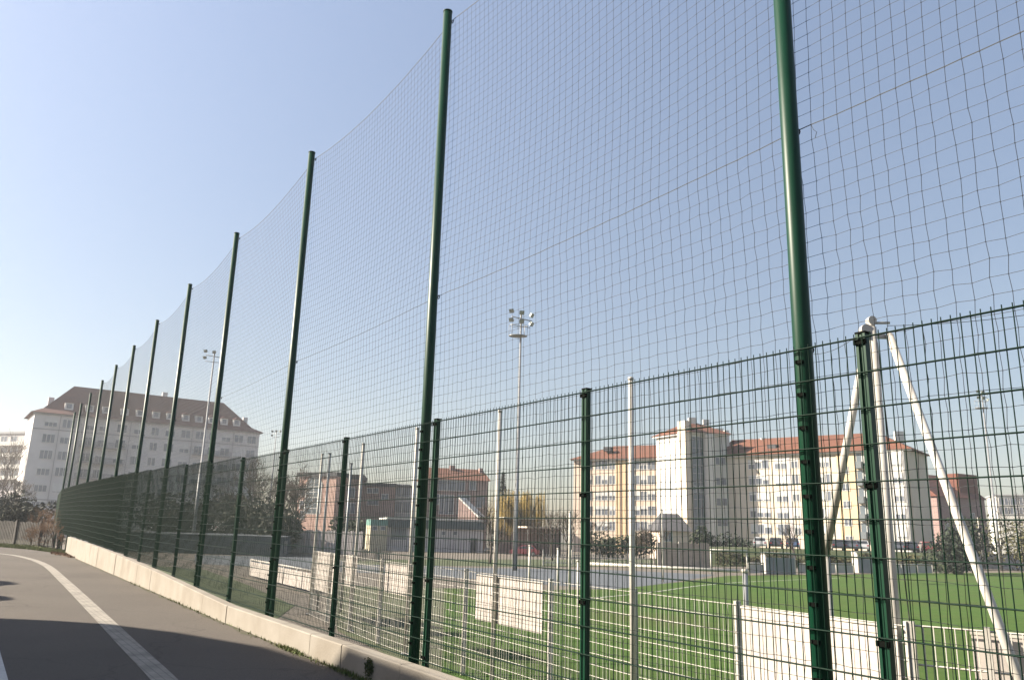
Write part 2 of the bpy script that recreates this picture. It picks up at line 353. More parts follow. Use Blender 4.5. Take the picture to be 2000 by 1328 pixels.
strip('road_line', ctr, 0.25, 0.004, M['paving_line'])
wl_r = [sn(s, 0.52) for s in (-4, 6, 10, 14, 14.6)]
strip('edge_line', wl_r, 0.24, 0.004, M['white_line'])
# joint / old trench line across the road
# pitch side
def zsheet(name, px, m, z):
    return sheet(name, [on_z(x, y, z)[:2] for x, y in px], z, m)
fpoly = [sn(-30, 4.2)[:2], sn(-30, 200)[:2], sn(130, 200)[:2], sn(130, 8)[:2], sn(45, 4.6)[:2]]
sheet('field_ground', fpoly, FIELD-0.03, M['gravel'])
zsheet('pitch', [(868, 1148), (1000, 1152), (1200, 1150), (1330, 1136), (1420, 1124), (1800, 1119), (2100, 1117), (2900, 1112), (5200, 1900), (1700, 1900), (1000, 1480), (862, 1330)], M['turf'], FIELD-0.012)
strip('pitch_line', [on_z(1120, 1172, 0)*0+on_z(1150, 1168, FIELD), on_z(1270, 1156, FIELD), on_z(1420, 1138, FIELD), on_z(1640, 1128, FIELD)], .12, FIELD-.006, M['white_line'])
zsheet('grass_bank', [(250, 1100), (400, 1112), (480, 1140), (575, 1182), (470, 1260), (250, 1200)], M['rough_grass'], FIELD-0.016)
zsheet('worn_grass', [(640, 1142), (760, 1146), (872, 1148), (868, 1332), (660, 1232)], M['worn_grass'], FIELD-0.020)
zsheet('grass_strip', [(660, 1092), (900, 1092), (1120, 1092), (1800, 1092), (2300, 1090), (2300, 1096), (1800, 1098), (1420, 1106), (1000, 1106), (700, 1102)], M['rough_grass'], FIELD-0.016)
zsheet('track', [(380, 1083), (620, 1088), (900, 1108), (1180, 1112), (1400, 1122), (1330, 1134), (1200, 1152), (960, 1132), (620, 1113), (380, 1100)], M['track'], FIELD-0.020)
zsheet('car_park', [(150, 1042), (950, 1066), (950, 1078), (150, 1058)], M['track'], FIELD-0.010)

# ------------------------------------------------------------------ concrete wall under the fence
wall = thing('concrete_wall', sn(10, 3.93), 'low pale concrete block wall along the road under the green fence', 'wall')
joints = [-8.0, -6.2, -4.4, -2.6, -0.9, 0.85, 2.6, 4.3, 5.9, 7.56, 9.05, 10.05, 11.2, 12.42, 13.9, 15.6, 17.4, 19.2, 21.0, 23.0, 25.0, 27.0, 29.2, 31.4, 33.6, 36.0, 38.4, 41.0, 43.2]
for a, c in zip(joints[:-1], joints[1:]):
    bb = MB(); g = 0.007
    f = lambda s: fence_n(s) - 0.22; k = lambda s: fence_n(s) - 0.055
    a2, c2 = a+g, c-g
    z0, z1 = -0.05, wall_top((a+c)/2) if c < 14 else None
    t0 = z1 if z1 else wall_top(a); t1 = z1 if z1 else wall_top(c)
    jit = random.uniform(-.006, .006)
    bv = 0.012
    prof0 = [(f(a2)+jit, z0), (k(a2), z0), (k(a2), t0-bv), (k(a2)-bv, t0), (f(a2)+jit+bv, t0), (f(a2)+jit, t0-bv)]
    prof1 = [(f(c2)+jit, z0), (k(c2), z0), (k(c2), t1-bv), (k(c2)-bv, t1), (f(c2)+jit+bv, t1), (f(c2)+jit, t1-bv)]
    P0 = [sn(a2, n, z) for n, z in prof0]; P1 = [sn(c2, n, z) for n, z in prof1]
    i = len(bb.v); bb.v += [tuple(p) for p in P0+P1]
    for q in range(6):
        q2 = (q+1) % 6
        bb.f.append((i+q, i+q2, i+6+q2, i+6+q)); bb.sm.append(False)
    bb.f.append(tuple(i+q for q in reversed(range(6)))); bb.f.append(tuple(i+6+q for q in range(6))); bb.sm += [False]*2
    bb.build('concrete_block', M['concrete'], wall)

# ------------------------------------------------------------------ green welded-mesh fence
fence = thing('mesh_fence', sn(10, 4.05), 'dark green welded wire mesh fence on the concrete wall, running to the far left', 'fence')
P_SP = 2.47
POST0 = 2.41                              # the post just right of the nearest tall pole
posts = [-2.4, 0.05, 2.53, 5.0, 7.52, 10.02, 12.42, 14.85, 17.3, 19.75] + [19.75 + 2.44*i for i in range(1, 22)]
def fence_p(s, off=0., z=0.):
    ds = 0.1
    p = sn(s, fence_n(s), z); t = sn(s+ds, fence_n(s+ds), z)-p; t /= np.linalg.norm(t)
    nn = np.array([t[1], -t[0], 0.]); nn = nn if nn @ NV > 0 else -nn
    return p + nn*off
pole_s = [-1.95, 2.95, 7.84, 12.66, 17.55, 22.4, 27.3, 32.02, 36.72, 41.33, 46.08, 50.73, 55.4]
def wire_v(mb, p0, p1, r, n=4):
    mb.tube([p0, p1], r, n=n, cap=False, sm=(n > 4))
for i in range(len(posts)-1):
    a, c = posts[i], posts[i+1]
    near = a < 8
    zb = wall_top((a+c)/2) + 0.015        # panels step up with the wall
    mb = MB()
    # the mesh hangs on the road side of the posts
    nv = round((c-a)/0.05)
    for k in range(nv):
        s = a + (k+0.5)*(c-a)/nv
        p = fence_p(s, -0.004)
        wire_v(mb, (p[0], p[1], zb-0.02), (p[0], p[1], zb+2.435), 0.0029 if a < 12 else 0.0035, 6 if near else 4)
    for k in range(13):
        z = zb + 0.01 + 0.2*k
        for off in (-0.0115, 0.0035):
            pa = fence_p(a+0.004, off, z); pc = fence_p(c-0.004, off, z)
            wire_v(mb, pa, pc, 0.0038, 6 if near else 4)
    mb.build('mesh_panel', M['green_wire'], fence)
for s in posts:
    if min(abs(s-q) for q in pole_s) < 0.12: continue
    zb = wall_top(s)
    p = fence_p(s, 0.045); t = fence_p(s+.1, .045)-p; t /= np.linalg.norm(t); nn = np.array([t[1], -t[0], 0])
    mb = MB(); zt = wall_top(s)+2.455
    mb.box((p[0], p[1], (FIELD+zt)/2), (0.052, 0.046, zt-FIELD), t, nn)
    for o in (-0.021, 0.021):             # folded flanges at the front corners
        q = p + t*o - nn*0.026
        mb.box((q[0], q[1], (FIELD+zt)/2), (0.018, 0.007, zt-FIELD-.001), t, nn)
    for o in (-0.012, 0.012):
        q = p + t*o + nn*0.025
        mb.box((q[0], q[1], (FIELD+zt)/2), (0.010, 0.006, zt-FIELD-.002), t, nn)
    po = mb.build('post', M['green'], fence)
    cb = MB(); cb.box((p[0], p[1], zt+0.006), (0.064, 0.058, 0.012), t, nn); cb.build('post_cap', M['clip'], po)
    for z in (zt-0.03, zt-0.83, zt-1.64, zt-2.38) if s < 16 else ():
        q = p - nn*0.034; cl = MB()
        cl.box((q[0], q[1], z-0.02), (0.074, 0.016, 0.028), t, nn)
        cl.build('clip', M['clip'], po)

# ------------------------------------------------------------------ tall net poles
H_POLE = 7.94
order = {0: None, 1: 'nearest of the tall dark green net poles, thick and running out of the top', 2: 'tall dark green net pole, second nearest, with its capped top in view',
         3: 'tall dark green net pole, third nearest along the fence', 4: 'tall dark green net pole, fourth nearest, beside the left floodlight mast',
         5: 'tall dark green net pole, fifth nearest, in front of the apartment block roof', 6: 'tall dark green net pole, sixth nearest, in front of the apartment block',
         7: 'tall dark green net pole, seventh nearest, in front of the apartment block', 8: 'tall dark green net pole, fifth from the far end of the row',
         9: 'tall dark green net pole, fourth from the far end of the row', 10: 'tall dark green net pole, third from the far end of the row',
         11: 'tall dark green net pole, last but one at the far end of the row', 12: 'farthest of the tall dark green net poles, at the fence corner'}
for i, s in enumerate(pole_s):
    p = fence_p(s, 0.075)
    if i == 0: lab = 'tall dark green net pole beyond the right edge of the view'
    else: lab = order[i]
    t = thing('net_pole', (p[0], p[1], FIELD), lab, 'pole', 'tall green net poles along the fence')
    mb = MB(); r0 = 0.057
    mb.tube([(p[0], p[1], FIELD), (p[0], p[1], 3.0), (p[0], p[1], H_POLE)], [r0, r0, r0*0.97], n=28)
    mb.build('shaft', M['green'], t)
    cb = MB(); cb.tube([(p[0], p[1], H_POLE), (p[0], p[1], H_POLE+.012), (p[0], p[1], H_POLE+.02)], [r0+.003, r0+.003, r0*.8], n=28); cb.build('pole_cap', M['green'], t)
    # eyelets that carry the net ropes
    for z in (H_POLE-0.10, 4.20, 2.72):
        eb = MB()
        q = p + NV*(r0+0.02)
        eb.tube([q + np.array([0, 0, z]) + 0.022*np.array([DV[0]*cos(a), DV[1]*cos(a), sin(a)]) for a in np.linspace(0, 2*pi, 9)], 0.005, n=5)
        eb.tube([p + NV*(r0-.01) + np.array([0, 0, z]), p + NV*(r0+.006) + np.array([0, 0, z])], 0.006, n=5)
        eb.build('eyelet', M['clip'], t)
    # clips holding the fence mesh
    zb = wall_top(s)
    td = fence_p(s+.1, .075)-p; td /= np.linalg.norm(td); nn = np.array([td[1], -td[0], 0])
    for k in range(12 if 0 < i < 5 else 0):
        q = p - nn*(r0+0.002) - td*0.012; cl = MB()
        cl.box((q[0], q[1], zb + 0.155 + 0.2*k), (0.045, 0.022, 0.022), td, nn)
        cl.build('clip', M['clip'], t)

# ------------------------------------------------------------------ the ball net
CELL = 0.098
def catenary(s, sag):                     # dip between neighbouring poles
    for a, c in zip(pole_s[:-1], pole_s[1:]):
        if a <= s <= c:
            u = (s-a)/(c-a); return sag*4*u*(1-u)
    return 0.
s_cols = np.arange(pole_s[0], pole_s[-1], CELL)
rows = np.arange(0, 1.0001, 1/80.)
NETOFF = 0.135
base_xy = np.array([fence_p(s, NETOFF)[:2] for s in s_cols])
nnv = NV[:2]
zt = np.array([H_POLE-0.10-catenary(s, 0.20) for s in s_cols])
zm = np.array([4.20-catenary(s, 0.03) for s in s_cols])
zbm = np.array([wall_top(s)+0.05 for s in s_cols])
rng = np.random.RandomState(3)
nU, nL = 37, 40                           # cells above / below the middle rope
grid = np.zeros((len(s_cols), nU+nL+1, 3))
us = np.linspace(0, 1, nU+1); ls = np.linspace(0, 1, nL+1)
col_lean = np.cumsum(rng.normal(0, .004, len(s_cols)))
col_lean -= np.convolve(col_lean, np.ones(41)/41, 'same')
walk = np.zeros(len(s_cols))
for j in range(nU+nL+1):
    if j <= nU: z = zt + (zm-zt)*us[j]; amp = .010
    else: z = zm + (zbm-zm)*ls[j-nU]; amp = .020
    bul = 0.05*np.sin(pi*(j/nU if j <= nU else (j-nU)/nL))
    zig = amp*0.16*np.where((j % 2) == 0, 1, -1)*np.clip(np.sin(s_cols*1.3+j*.21)+.6, 0, 1) if j > nU else 0
    walk = 0.55*walk + rng.normal(0, amp*0.16, len(s_cols)); dx = walk + zig + col_lean + (0.035*np.sin(s_cols*0.9+1)*max(0, (j-nU)/nL))
    grid[:, j, 0] = base_xy[:, 0] + DV[0]*dx + nnv[0]*bul
    grid[:, j, 1] = base_xy[:, 1] + DV[1]*dx + nnv[1]*bul
    grid[:, j, 2] = z + rng.normal(0, amp*0.18, len(s_cols))
def strands(lines, rad, name, m, parent, knots=None):
    # lines: list of (k,3) arrays -> three-sided prisms in one mesh
    V = []; Fc = []; off = 0
    for L in lines:
        k = len(L)
        d = np.gradient(L, axis=0); d /= np.linalg.norm(d, axis=1)[:, None]+1e-9
        ref = np.where(np.abs(d[:, 2:3]) > .7, np.array([[NV[0], NV[1], 0]]), np.array([[0, 0, 1.]]))
        a = np.cross(d, ref); a /= np.linalg.norm(a, axis=1)[:, None]+1e-9; bb_ = np.cross(d, a)
        ring = np.stack([L + rad*(cos(2*pi*q/3)*a + sin(2*pi*q/3)*bb_) for q in range(3)], 1).reshape(-1, 3)
        V.append(ring)
        idx = np.arange(k-1)[:, None]*3 + off
        for q in range(3):
            q2 = (q+1) % 3
            Fc.append(np.concatenate([idx+q, idx+q2, idx+q2+3, idx+q+3], 1))
        off += 3*k
    V = np.concatenate(V); Fc = np.concatenate(Fc)
    if knots is not None:
        kv = []; kf = []
        o6 = np.array([[1, 0, 0], [-1, 0, 0], [0, 1, 0], [0, -1, 0], [0, 0, 1], [0, 0, -1.]])*rad*2.9
        tri = np.array([[0, 2, 4], [2, 1, 4], [1, 3, 4], [3, 0, 4], [2, 0, 5], [1, 2, 5], [3, 1, 5], [0, 3, 5]])
        kv = (knots[:, None, :] + o6[None]).reshape(-1, 3)
        kf = (tri[None] + (np.arange(len(knots))*6)[:, None, None] + len(V)).reshape(-1, 3)
        V = np.concatenate([V, kv])
        faces = Fc.tolist() + kf.tolist()
    else: faces = Fc.tolist()
    mb = MB(); mb.v = V; mb.f = faces; mb.sm = [False]*len(faces)
    return mb.build(name, m, parent)
netc = thing('ball_net', sn(10, 4.2), 'tall dark ball-stop net hanging from the green poles above and behind the fence', 'net')
near_k = grid[s_cols < 14].reshape(-1, 3)
strands([grid[i] for i in range(len(s_cols))] + [grid[:, j] for j in range(nU+nL+1)], 0.0017, 'netting', M['net'], netc, near_k)
strands([grid[:, 0] + np.array([0, 0, .004])], 0.0042, 'top_rope', M['rope'], netc)
strands([grid[:, nU] + np.array([0, 0, .003])], 0.0026, 'middle_rope', M['rope'], netc)
# frayed ends beside the nearest pole
exec_tail = MB(); c0 = grid[np.argmin(abs(s_cols-2.82)), nU]
exec_tail.tube([c0, c0+np.array([.01, -.01, -.04]), c0+np.array([.025, -.02, -.06]), c0+np.array([.015, -.015, -.10])], 0.002, n=4)
exec_tail.build('loose_cord', M['rope'], netc)

# ------------------------------------------------------------------ white inner enclosure on the pitch side
inner = [(5.55, 9.42), (8.25, 9.62), (10.62, 9.78), (13.3, 10.0), (17.0, 10.25), (19.9, 10.42), (22.5, 10.62), (25.4, 10.95), (28.0, 11.2), (30.4, 11.5)]
wf = thing('white_mesh_fence', sn(15, 10, FIELD), 'white wire mesh fence with flat white posts around the pitch', 'fence')
WF_T = 0.63
def lp(i, t=0.):
    a = sn(*inner[i]); c = sn(*inner[i+1]) if i+1 < len(inner) else a
    return a + (c-a)*t
for i in range(len(inner)):
    p = sn(*inner[i]); q = sn(*inner[min(i+1, len(inner)-1)]) if i+1 < len(inner) else p + (p-sn(*inner[i-1]))
    t = (q-p)/np.linalg.norm(q-p); nn = np.array([t[1], -t[0], 0])
    mb = MB(); mb.box((p[0], p[1], (FIELD+WF_T+.05)/2), (0.05, 0.10, WF_T+.05-FIELD), t, nn)
    mb.build('post', M['white_steel'], wf)
for i in range(len(inner)-1):
    p = sn(*inner[i]); q = sn(*inner[i+1]); L = np.linalg.norm(q-p); t = (q-p)/L; nn = np.array([t[1], -t[0], 0])
    if nn @ NV < 0: nn = -nn
    off = -nn*0.06
    mb = MB()
    zb = FIELD+0.04
    nx = int(L/0.10)
    for k in range(nx+1):
        w = p + t*(0.03 + (L-.06)*k/nx) + off
        wire_v(mb, (w[0], w[1], zb), (w[0], w[1], WF_T), 0.0035)
    for k in range(13):
        z = zb + (WF_T-zb)*k/12
        wire_v(mb, (*(p+off-nn*.006)[:2], z), (*(q+off-nn*.006)[:2], z), 0.0062)
    mb.build('mesh_panel', M['white_steel'], wf)
# return of the white fence to the right of the corner mast
r0 = sn(4.9, 10.6); r1 = on_z(1905, 1230, .63) ; 
wr = thing('white_bar_fence', on_z(1900, 1230, .63)*[1, 1, 0]+[0, 0, FIELD], 'white bar fence running from the braced corner mast to the right edge', 'fence')
ra = on_z(1782, 1221, .63); rb = on_z(2090, 1246, .63)
L = np.linalg.norm(rb-ra); t = (rb-ra)/L; nn = np.array([t[1], -t[0], 0])
mb = MB()
for k in range(int(L/0.11)+1):
    w = ra + t*0.11*k
    wire_v(mb, (w[0], w[1], FIELD+.05), (w[0], w[1], .63), 0.007)
for z in (.63, .20, -.25, -.75, -1.2, -1.6):
    wire_v(mb, (*(ra-nn*.01)[:2], z), (*(rb-nn*.01)[:2], z), 0.012)
mb.build('bar_panel', M['white_steel'], wr)
for w in (ra, ra+t*L*.5, rb):
    mb = MB(); mb.box((w[0]+nn[0]*.05, w[1]+nn[1]*.05, (FIELD+.68)/2), (.06, .08, .68-FIELD), t, nn); mb.build('post', M['white_steel'], wr)

# white boards wired to the inner fence
def board(x0, x1, i_line, z0, z1, label, off=-0.10, extra=None):
    # the stretch of the inner fence seen between photo columns x0 and x1
    pts = [sn(*q) for q in inner]
    def hit(x):
        q = ray(x, 1150); d = np.array([q[0], q[1]])
        best = None
        a, c = pts[i_line][:2], pts[i_line+1][:2]
        A = np.array([[d[0], -(c-a)[0]], [d[1], -(c-a)[1]]]); sol = np.linalg.solve(A, a)
        return a + (c-a)*sol[1]
    a = hit(x0); c = hit(x1); t = (c-a)/np.linalg.norm(c-a); nn = np.array([t[1], -t[0]])
    if nn @ NV[:2] < 0: nn = -nn
    ctr_ = (a+c)/2 + nn*off
    th = thing('board', (ctr_[0], ctr_[1], z0), label, 'board', 'white boards on the inner fence')
    mb = MB()
    w = np.linalg.norm(c-a)
    n_ = max(2, round(w/0.6))
    for k in range(n_):                   # corrugated sheet laps
        cc = a + t*(w*(k+.5)/n_) + nn*(off + (0.004 if k % 2 else 0))
        mb.box((cc[0], cc[1], (z0+z1)/2), (w/n_+0.002, 0.012, z1-z0), (t[0], t[1], 0), (nn[0], nn[1], 0))
    mb.build('sheet', M['board'], th)
    rb_ = MB()
    rb_.box((ctr_[0]-nn[0]*0.004, ctr_[1]-nn[1]*0.004, z1+0.012), (w+.02, 0.034, 0.024), (t[0], t[1], 0), (nn[0], nn[1], 0))
    rb_.build('top_rail', M['white_steel'], th)
    return th
board(1458, 1757, 0, FIELD+.25, .60, 'largest white board on the inner fence, left of the white corner mast', off=-.11)
board(927, 1056, 3, -0.42, .56, 'white board on the inner fence, in the middle of the view', off=.05)
board(748, 803, 5, -0.25, .55, 'small white board on the inner fence beside the second nearest green pole', off=.05)
board(668, 691, 7, -0.35, .62, 'narrow white board on the inner fence behind a green fence post', off=.05)
board(612, 650, 8, -0.75, .62, 'white board at the far left end of the inner fence', off=.05)
# board on the right-hand bar fence
t_ = (rb-ra)/np.linalg.norm(rb-ra); q0 = on_z(1895, 1229, .63)
th = thing('board', (q0[0], q0[1], FIELD), 'grey-white board on the bar fence at the right edge', 'board', 'white boards on the inner fence')
mb = MB(); cc = q0 + t_*0.9; n_ = np.array([t_[1], -t_[0], 0])
if n_ @ NV < 0: n_ = -n_
mb.box((cc[0]+n_[0]*.03, cc[1]+n_[1]*.03, -.35), (1.8, .014, 1.85), t_, n_); mb.build('sheet', M['board'], th)
mb = MB(); mb.box((cc[0]+n_[0]*.03, cc[1]+n_[1]*.03, .592), (1.82, .03, .03), t_, n_); mb.build('top_rail', M['white_steel'], th)

# tall thin white posts of the enclosure
tp = [((604, 1199), (630, 888), 'tall white post of the inner enclosure, leftmost, at its far corner'),
      ((684, 1232), (708, 868), 'tall white post of the inner enclosure, second from the left'),
      ((791, 1277), (812, 838), 'tall white post of the inner enclosure touching the second nearest green pole'),
      (None, (977, 805), 'tall white post of the inner enclosure left of the central floodlight mast'),
      (None, (1232, 742), 'tallest looking white post of the inner enclosure, left of the beige apartment tower')]
for base_, top_, lab in tp:
    if base_ is not None: p = on_z(*base_, FIELD); zt_ = at_d(*top_, p[1])[2]
    else: zt_ = 4.30; p = on_z(*top_, zt_)
    t = thing('white_post', (p[0], p[1], FIELD), lab, 'post', 'tall white posts of the inner enclosure')
    mb = MB(); mb.tube([(p[0], p[1], FIELD), (p[0], p[1], zt_)], [.052, .046], n=16); mb.build('shaft', M['white_steel'], t)
    mb = MB(); mb.tube([(p[0], p[1], zt_), (p[0], p[1], zt_+.05)], [.055, .05], n=16); mb.build('post_cap', M['white_steel'], t)
    mb = MB(); mb.box((p[0], p[1], FIELD+.012), (.22, .22, .024)); mb.build('base_plate', M['galv'], t)
# thinner posts farther in
for base_, top_, lab in [((627, 1213), (634, 886), 'thin grey post right behind the leftmost tall white post'), ((672, 1190), (687, 906), 'thin grey post standing between the first two tall white posts')]:
    D = 33.0
    p = at_d(base_[0], 1100, D); zt_ = at_d(*top_, D)[2]
    t = thing('grey_post', (p[0], p[1], FIELD), lab, 'post')
    mb = MB(); mb.tube([(p[0], p[1], FIELD), (p[0], p[1], zt_)], .05, n=10); mb.build('shaft', M['galv'], t)
    mb = MB(); mb.box((p[0], p[1], zt_+.02), (.13, .13, .04)); mb.build('post_cap', M['galv'], t)

# braced corner mast
mp = sn(*inner[0]) ; D = on_z(1768, 1222, .63)[1]
D = 10.0
def mpt(x, y, d): return at_d(x, y, d)
top = mpt(1713, 640, D); foot = mpt(1741, 1260, D)
mast = thing('corner_mast', (foot[0], foot[1], FIELD), 'white corner mast with pulley head and two raking struts at the right', 'mast')
mx, my = (top[0]+foot[0])/2, D
mb = MB(); mb.tube([(mx, my, FIELD), (mx, my, top[2])], [.062, .058], n=20); mb.build('shaft', M['white_steel'], mast)
mb = MB()
mb.tube([(mx, my, top[2]-.02), (mx, my, top[2]+.10)], .045, n=14)
mb.box((mx-.09, my-.02, top[2]-.06), (.10, .06, .13))
mb.tube([(mx-.09, my-.06, top[2]-.04), (mx-.09, my+.03, top[2]-.04)], .07, n=14)
mb.tube([(mx+.0, my-.05, top[2]+.09), (mx+.0, my+.05, top[2]+.09)], .055, n=12)
mb.box((mx+.13, my, top[2]-.12), (.20, .05, .05)); mb.tube([(mx, my, top[2]+.06), (mx+.24, my, top[2]+.07)], .018, n=8)
mb.build('pulley_head', M['white_steel'], mast)
def strut(a, c, r, name='strut'):
    mb = MB(); mb.tube([a, c], r, n=14)
    mb.tube([np.array(a)-(0, 0, .10), a, np.array(a)+(0, 0, .03)], [.02, .055, .03], n=10)
    return mb.build(name, M['white_steel'], mast)
ra_ = mpt(1737, 655, D-.05); rc_ = mpt(2000, 1350, D-1.2); dirn = (rc_-ra_); k = (FIELD-ra_[2])/dirn[2]
strut(ra_, ra_+dirn*k, [.049, .054])
la_ = mpt(1692, 668, D+.05); lc_ = mpt(1612, 1085, D+1.3); ldir = lc_-la_
strut(la_, lc_, [.049, .054])
mb = MB(); mb.tube([lc_+(0, 0, .04), (lc_[0], lc_[1], FIELD)], [.062, .06], n=14); mb.build('strut_foot', M['white_steel'], mast)
mb = MB(); mb.box((mx, my, FIELD+.015), (.3, .3, .03)); mb.build('base_plate', M['galv'], mast)
# thin cables from the pulley to the net and the enclosure posts
mb = MB()
def cable(a, c, sag, r=.004, n=14):
    a = np.array(a, float); c = np.array(c, float)
    mb.tube([a+(c-a)*u - np.array([0, 0, sag*4*u*(1-u)]) for u in np.linspace(0, 1, n)], r, n=4, cap=False)
cable((mx+.2, my, top[2]+.03), mpt(2100, 600, D-1.), .05)
cable((mx-.1, my, top[2]-.03), mpt(1570, 690, D+2), .12)
cable((mx+.06, my, top[2]-.2), (mx+.16, my-.1, FIELD+1.2), -.0, .008)
mb.build('cable', M['rope'], mast)

# ------------------------------------------------------------------ pitch rails, goals, dugouts
def rail_fence(name, p, q, h, label, solid=False, m=None, npost=None, cat='railing'):
    p = np.array(p, float); q = np.array(q, float); L = np.linalg.norm(q[:2]-p[:2]); t = (q-p); t[2] = 0; t /= np.linalg.norm(t); nn = np.array([t[1], -t[0], 0])
    th = thing(name, (p+q)/2, label, cat)
    m = m or M['white_steel']
    mb = MB(); mb.tube([(*p[:2], p[2]+h), (*q[:2], q[2]+h)], .055, n=10); mb.build('top_rail', m, th)
    k = npost or max(2, int(L/2.4)+1)
    for i in range(k):
        w = p+(q-p)*i/(k-1)
        mb = MB(); mb.tube([(*w[:2], w[2]), (*w[:2], w[2]+h)], .045, n=8); mb.build('post', m, th)
    if solid:
        for i in range(k-1):
            a = p+(q-p)*(i+.03)/(k-1); c = p+(q-p)*(i+.97)/(k-1); mid = (a+c)/2
            mb = MB(); mb.box((mid[0], mid[1], mid[2]+h*.48), (np.linalg.norm((c-a)[:2]), .03, h*.8), t, nn); mb.build('infill_panel', M['board'], th)
    return th
rail_fence('pitch_railing', on_z(487, 1125, FIELD), on_z(607, 1157, FIELD), 1.05, 'white railing with solid white panels left of the tall white posts', True, npost=6)
ra1 = at_d(1148, 1098, 30.0); rb1 = at_d(1455, 1118, 27.0); zf = (ra1[2]+rb1[2])/2
rl = rail_fence('pitch_railing', (ra1[0], ra1[1], FIELD), (rb1[0], rb1[1], FIELD), zf-FIELD, 'long white tubular railing crossing the middle of the pitch edge', False, npost=2)
p = at_d(1455, 1118, 26.95); th = thing('end_post', (p[0], p[1], FIELD), 'thick grey end post carrying the right end of the long white railing', 'post')
mb = MB(); mb.tube([(p[0], p[1], FIELD), (p[0], p[1], p[2])], .085, n=14); mb.build('shaft', M['galv'], th)
mb = MB(); mb.tube([(p[0], p[1], p[2]), (p[0], p[1], p[2]+.12)], .10, n=14); mb.build('post_cap', M['white_steel'], th)
p = at_d(1129, 1096, 30.2); th = thing('end_post', (p[0], p[1], FIELD), 'slim white end post at the left end of the long white railing', 'post')
mb = MB(); mb.tube([(p[0], p[1], FIELD), (p[0], p[1], p[2])], .04, n=10); mb.build('shaft', M['white_steel'], th)
mb = MB(); mb.tube([(p[0], p[1], p[2]), (p[0], p[1], p[2]+.06)], .06, n=10); mb.build('post_cap', M['white_steel'], th)

def goal(x0, x1, ytop, ybot, label):
    Dg = on_z((x0+x1)/2, ybot, FIELD)[1]
    a = at_d(x0, ytop, Dg); c = at_d(x1, ytop, Dg); zt_ = (a[2]+c[2])/2
    th = thing('goal', ((a[0]+c[0])/2, Dg, FIELD), label, 'goal')
    r = .06
    for q in (a, c):
        mb = MB(); mb.tube([(q[0], Dg, FIELD), (q[0], Dg, zt_)], r, n=10); mb.build('upright', M['white_steel'], th)
    mb = MB(); mb.tube([(a[0]-r, Dg, zt_), (c[0]+r, Dg, zt_)], r, n=10); mb.build('crossbar', M['white_steel'], th)
    lines = []
    W_, Hh, dp = c[0]-a[0], zt_-FIELD, 1.4
    for k in range(0, 25):
        x = a[0]+W_*k/24
        lines.append(np.array([(x, Dg, zt_), (x, Dg+dp*.5, zt_-.03), (x, Dg+dp, FIELD+Hh*.35), (x, Dg+dp*1.1, FIELD+.02)]))
    for k in range(1, 12):
        u = k/12; y = Dg+dp*(u*1.1); z = zt_ - Hh*u**2
        lines.append(np.array([(a[0], y, z), (c[0], y, z)]))
    strands(lines, .006, 'goal_net', M['net'], th)
goal(1388, 1458, 1074, 1122, 'small white football goal at the far edge of the pitch')
def dugout(x0, x1, ytop, ybot, label):
    Dg = on_z((x0+x1)/2, ybot, FIELD)[1]
    a = at_d(x0, ytop, Dg); c = at_d(x1, ytop, Dg); zt_ = a[2]; W_ = c[0]-a[0]
    th = thing('dugout', ((a[0]+c[0])/2, Dg, FIELD), label, 'dugout', 'team dugouts on the far touchline')
    prof = [(0, FIELD), (0, zt_-.55), (.25, zt_-.12), (.7, zt_), (1.5, zt_), (1.5, FIELD)]
    for x in (a[0], c[0]):                # side cheeks
        mb = MB()
        i = 0
        pts1 = [(x-.05, Dg+q, z) for q, z in prof]; pts2 = [(x+.05, Dg+q, z) for q, z in prof]
        mb.poly(pts1); mb.poly(pts2[::-1])
        for k in range(len(prof)): k2 = (k+1) % len(prof); mb.quad(pts1[k], pts2[k], pts2[k2], pts1[k2])
        mb.build('side_panel', M['white_steel'], th)
    mb = MB()
    mb.box(((a[0]+c[0])/2, Dg+.02, (FIELD+zt_-.4)/2), (W_-.12, .04, zt_-FIELD-.45)); mb.box(((a[0]+c[0])/2, Dg+.85, zt_+.02), (W_+.1, 1.5, .05))
    mb.build('shell', M['dugout_glass'], th)
    mb = MB(); mb.box(((a[0]+c[0])/2, Dg+1.1, FIELD+.45), (W_-.2, .4, .06)); mb.build('bench', M['wood_grey'], th)
dugout(1495, 1552, 1079, 1121, 'grey dugout with white side just left of the nearest green pole')
dugout(1675, 1725, 1078, 1119, 'grey dugout with white side behind the fence post left of the white mast')
# advertising-board rail along the far touchline
bt = [(1462, 1492, 'pale boards of the far touchline, left of the first dugout'), (1560, 1668, 'pale boards of the far touchline between the two dugouts'), (1730, 1822, 'pale boards of the far touchline right of the second dugout')]
for x0, x1, lab in bt:
    a = on_z(x0, 1121, FIELD); c = on_z(x1, 1120.5, FIELD); c = a + (c-a)
    rail_fence('touchline_railing', a, c, 1.0, lab, True)

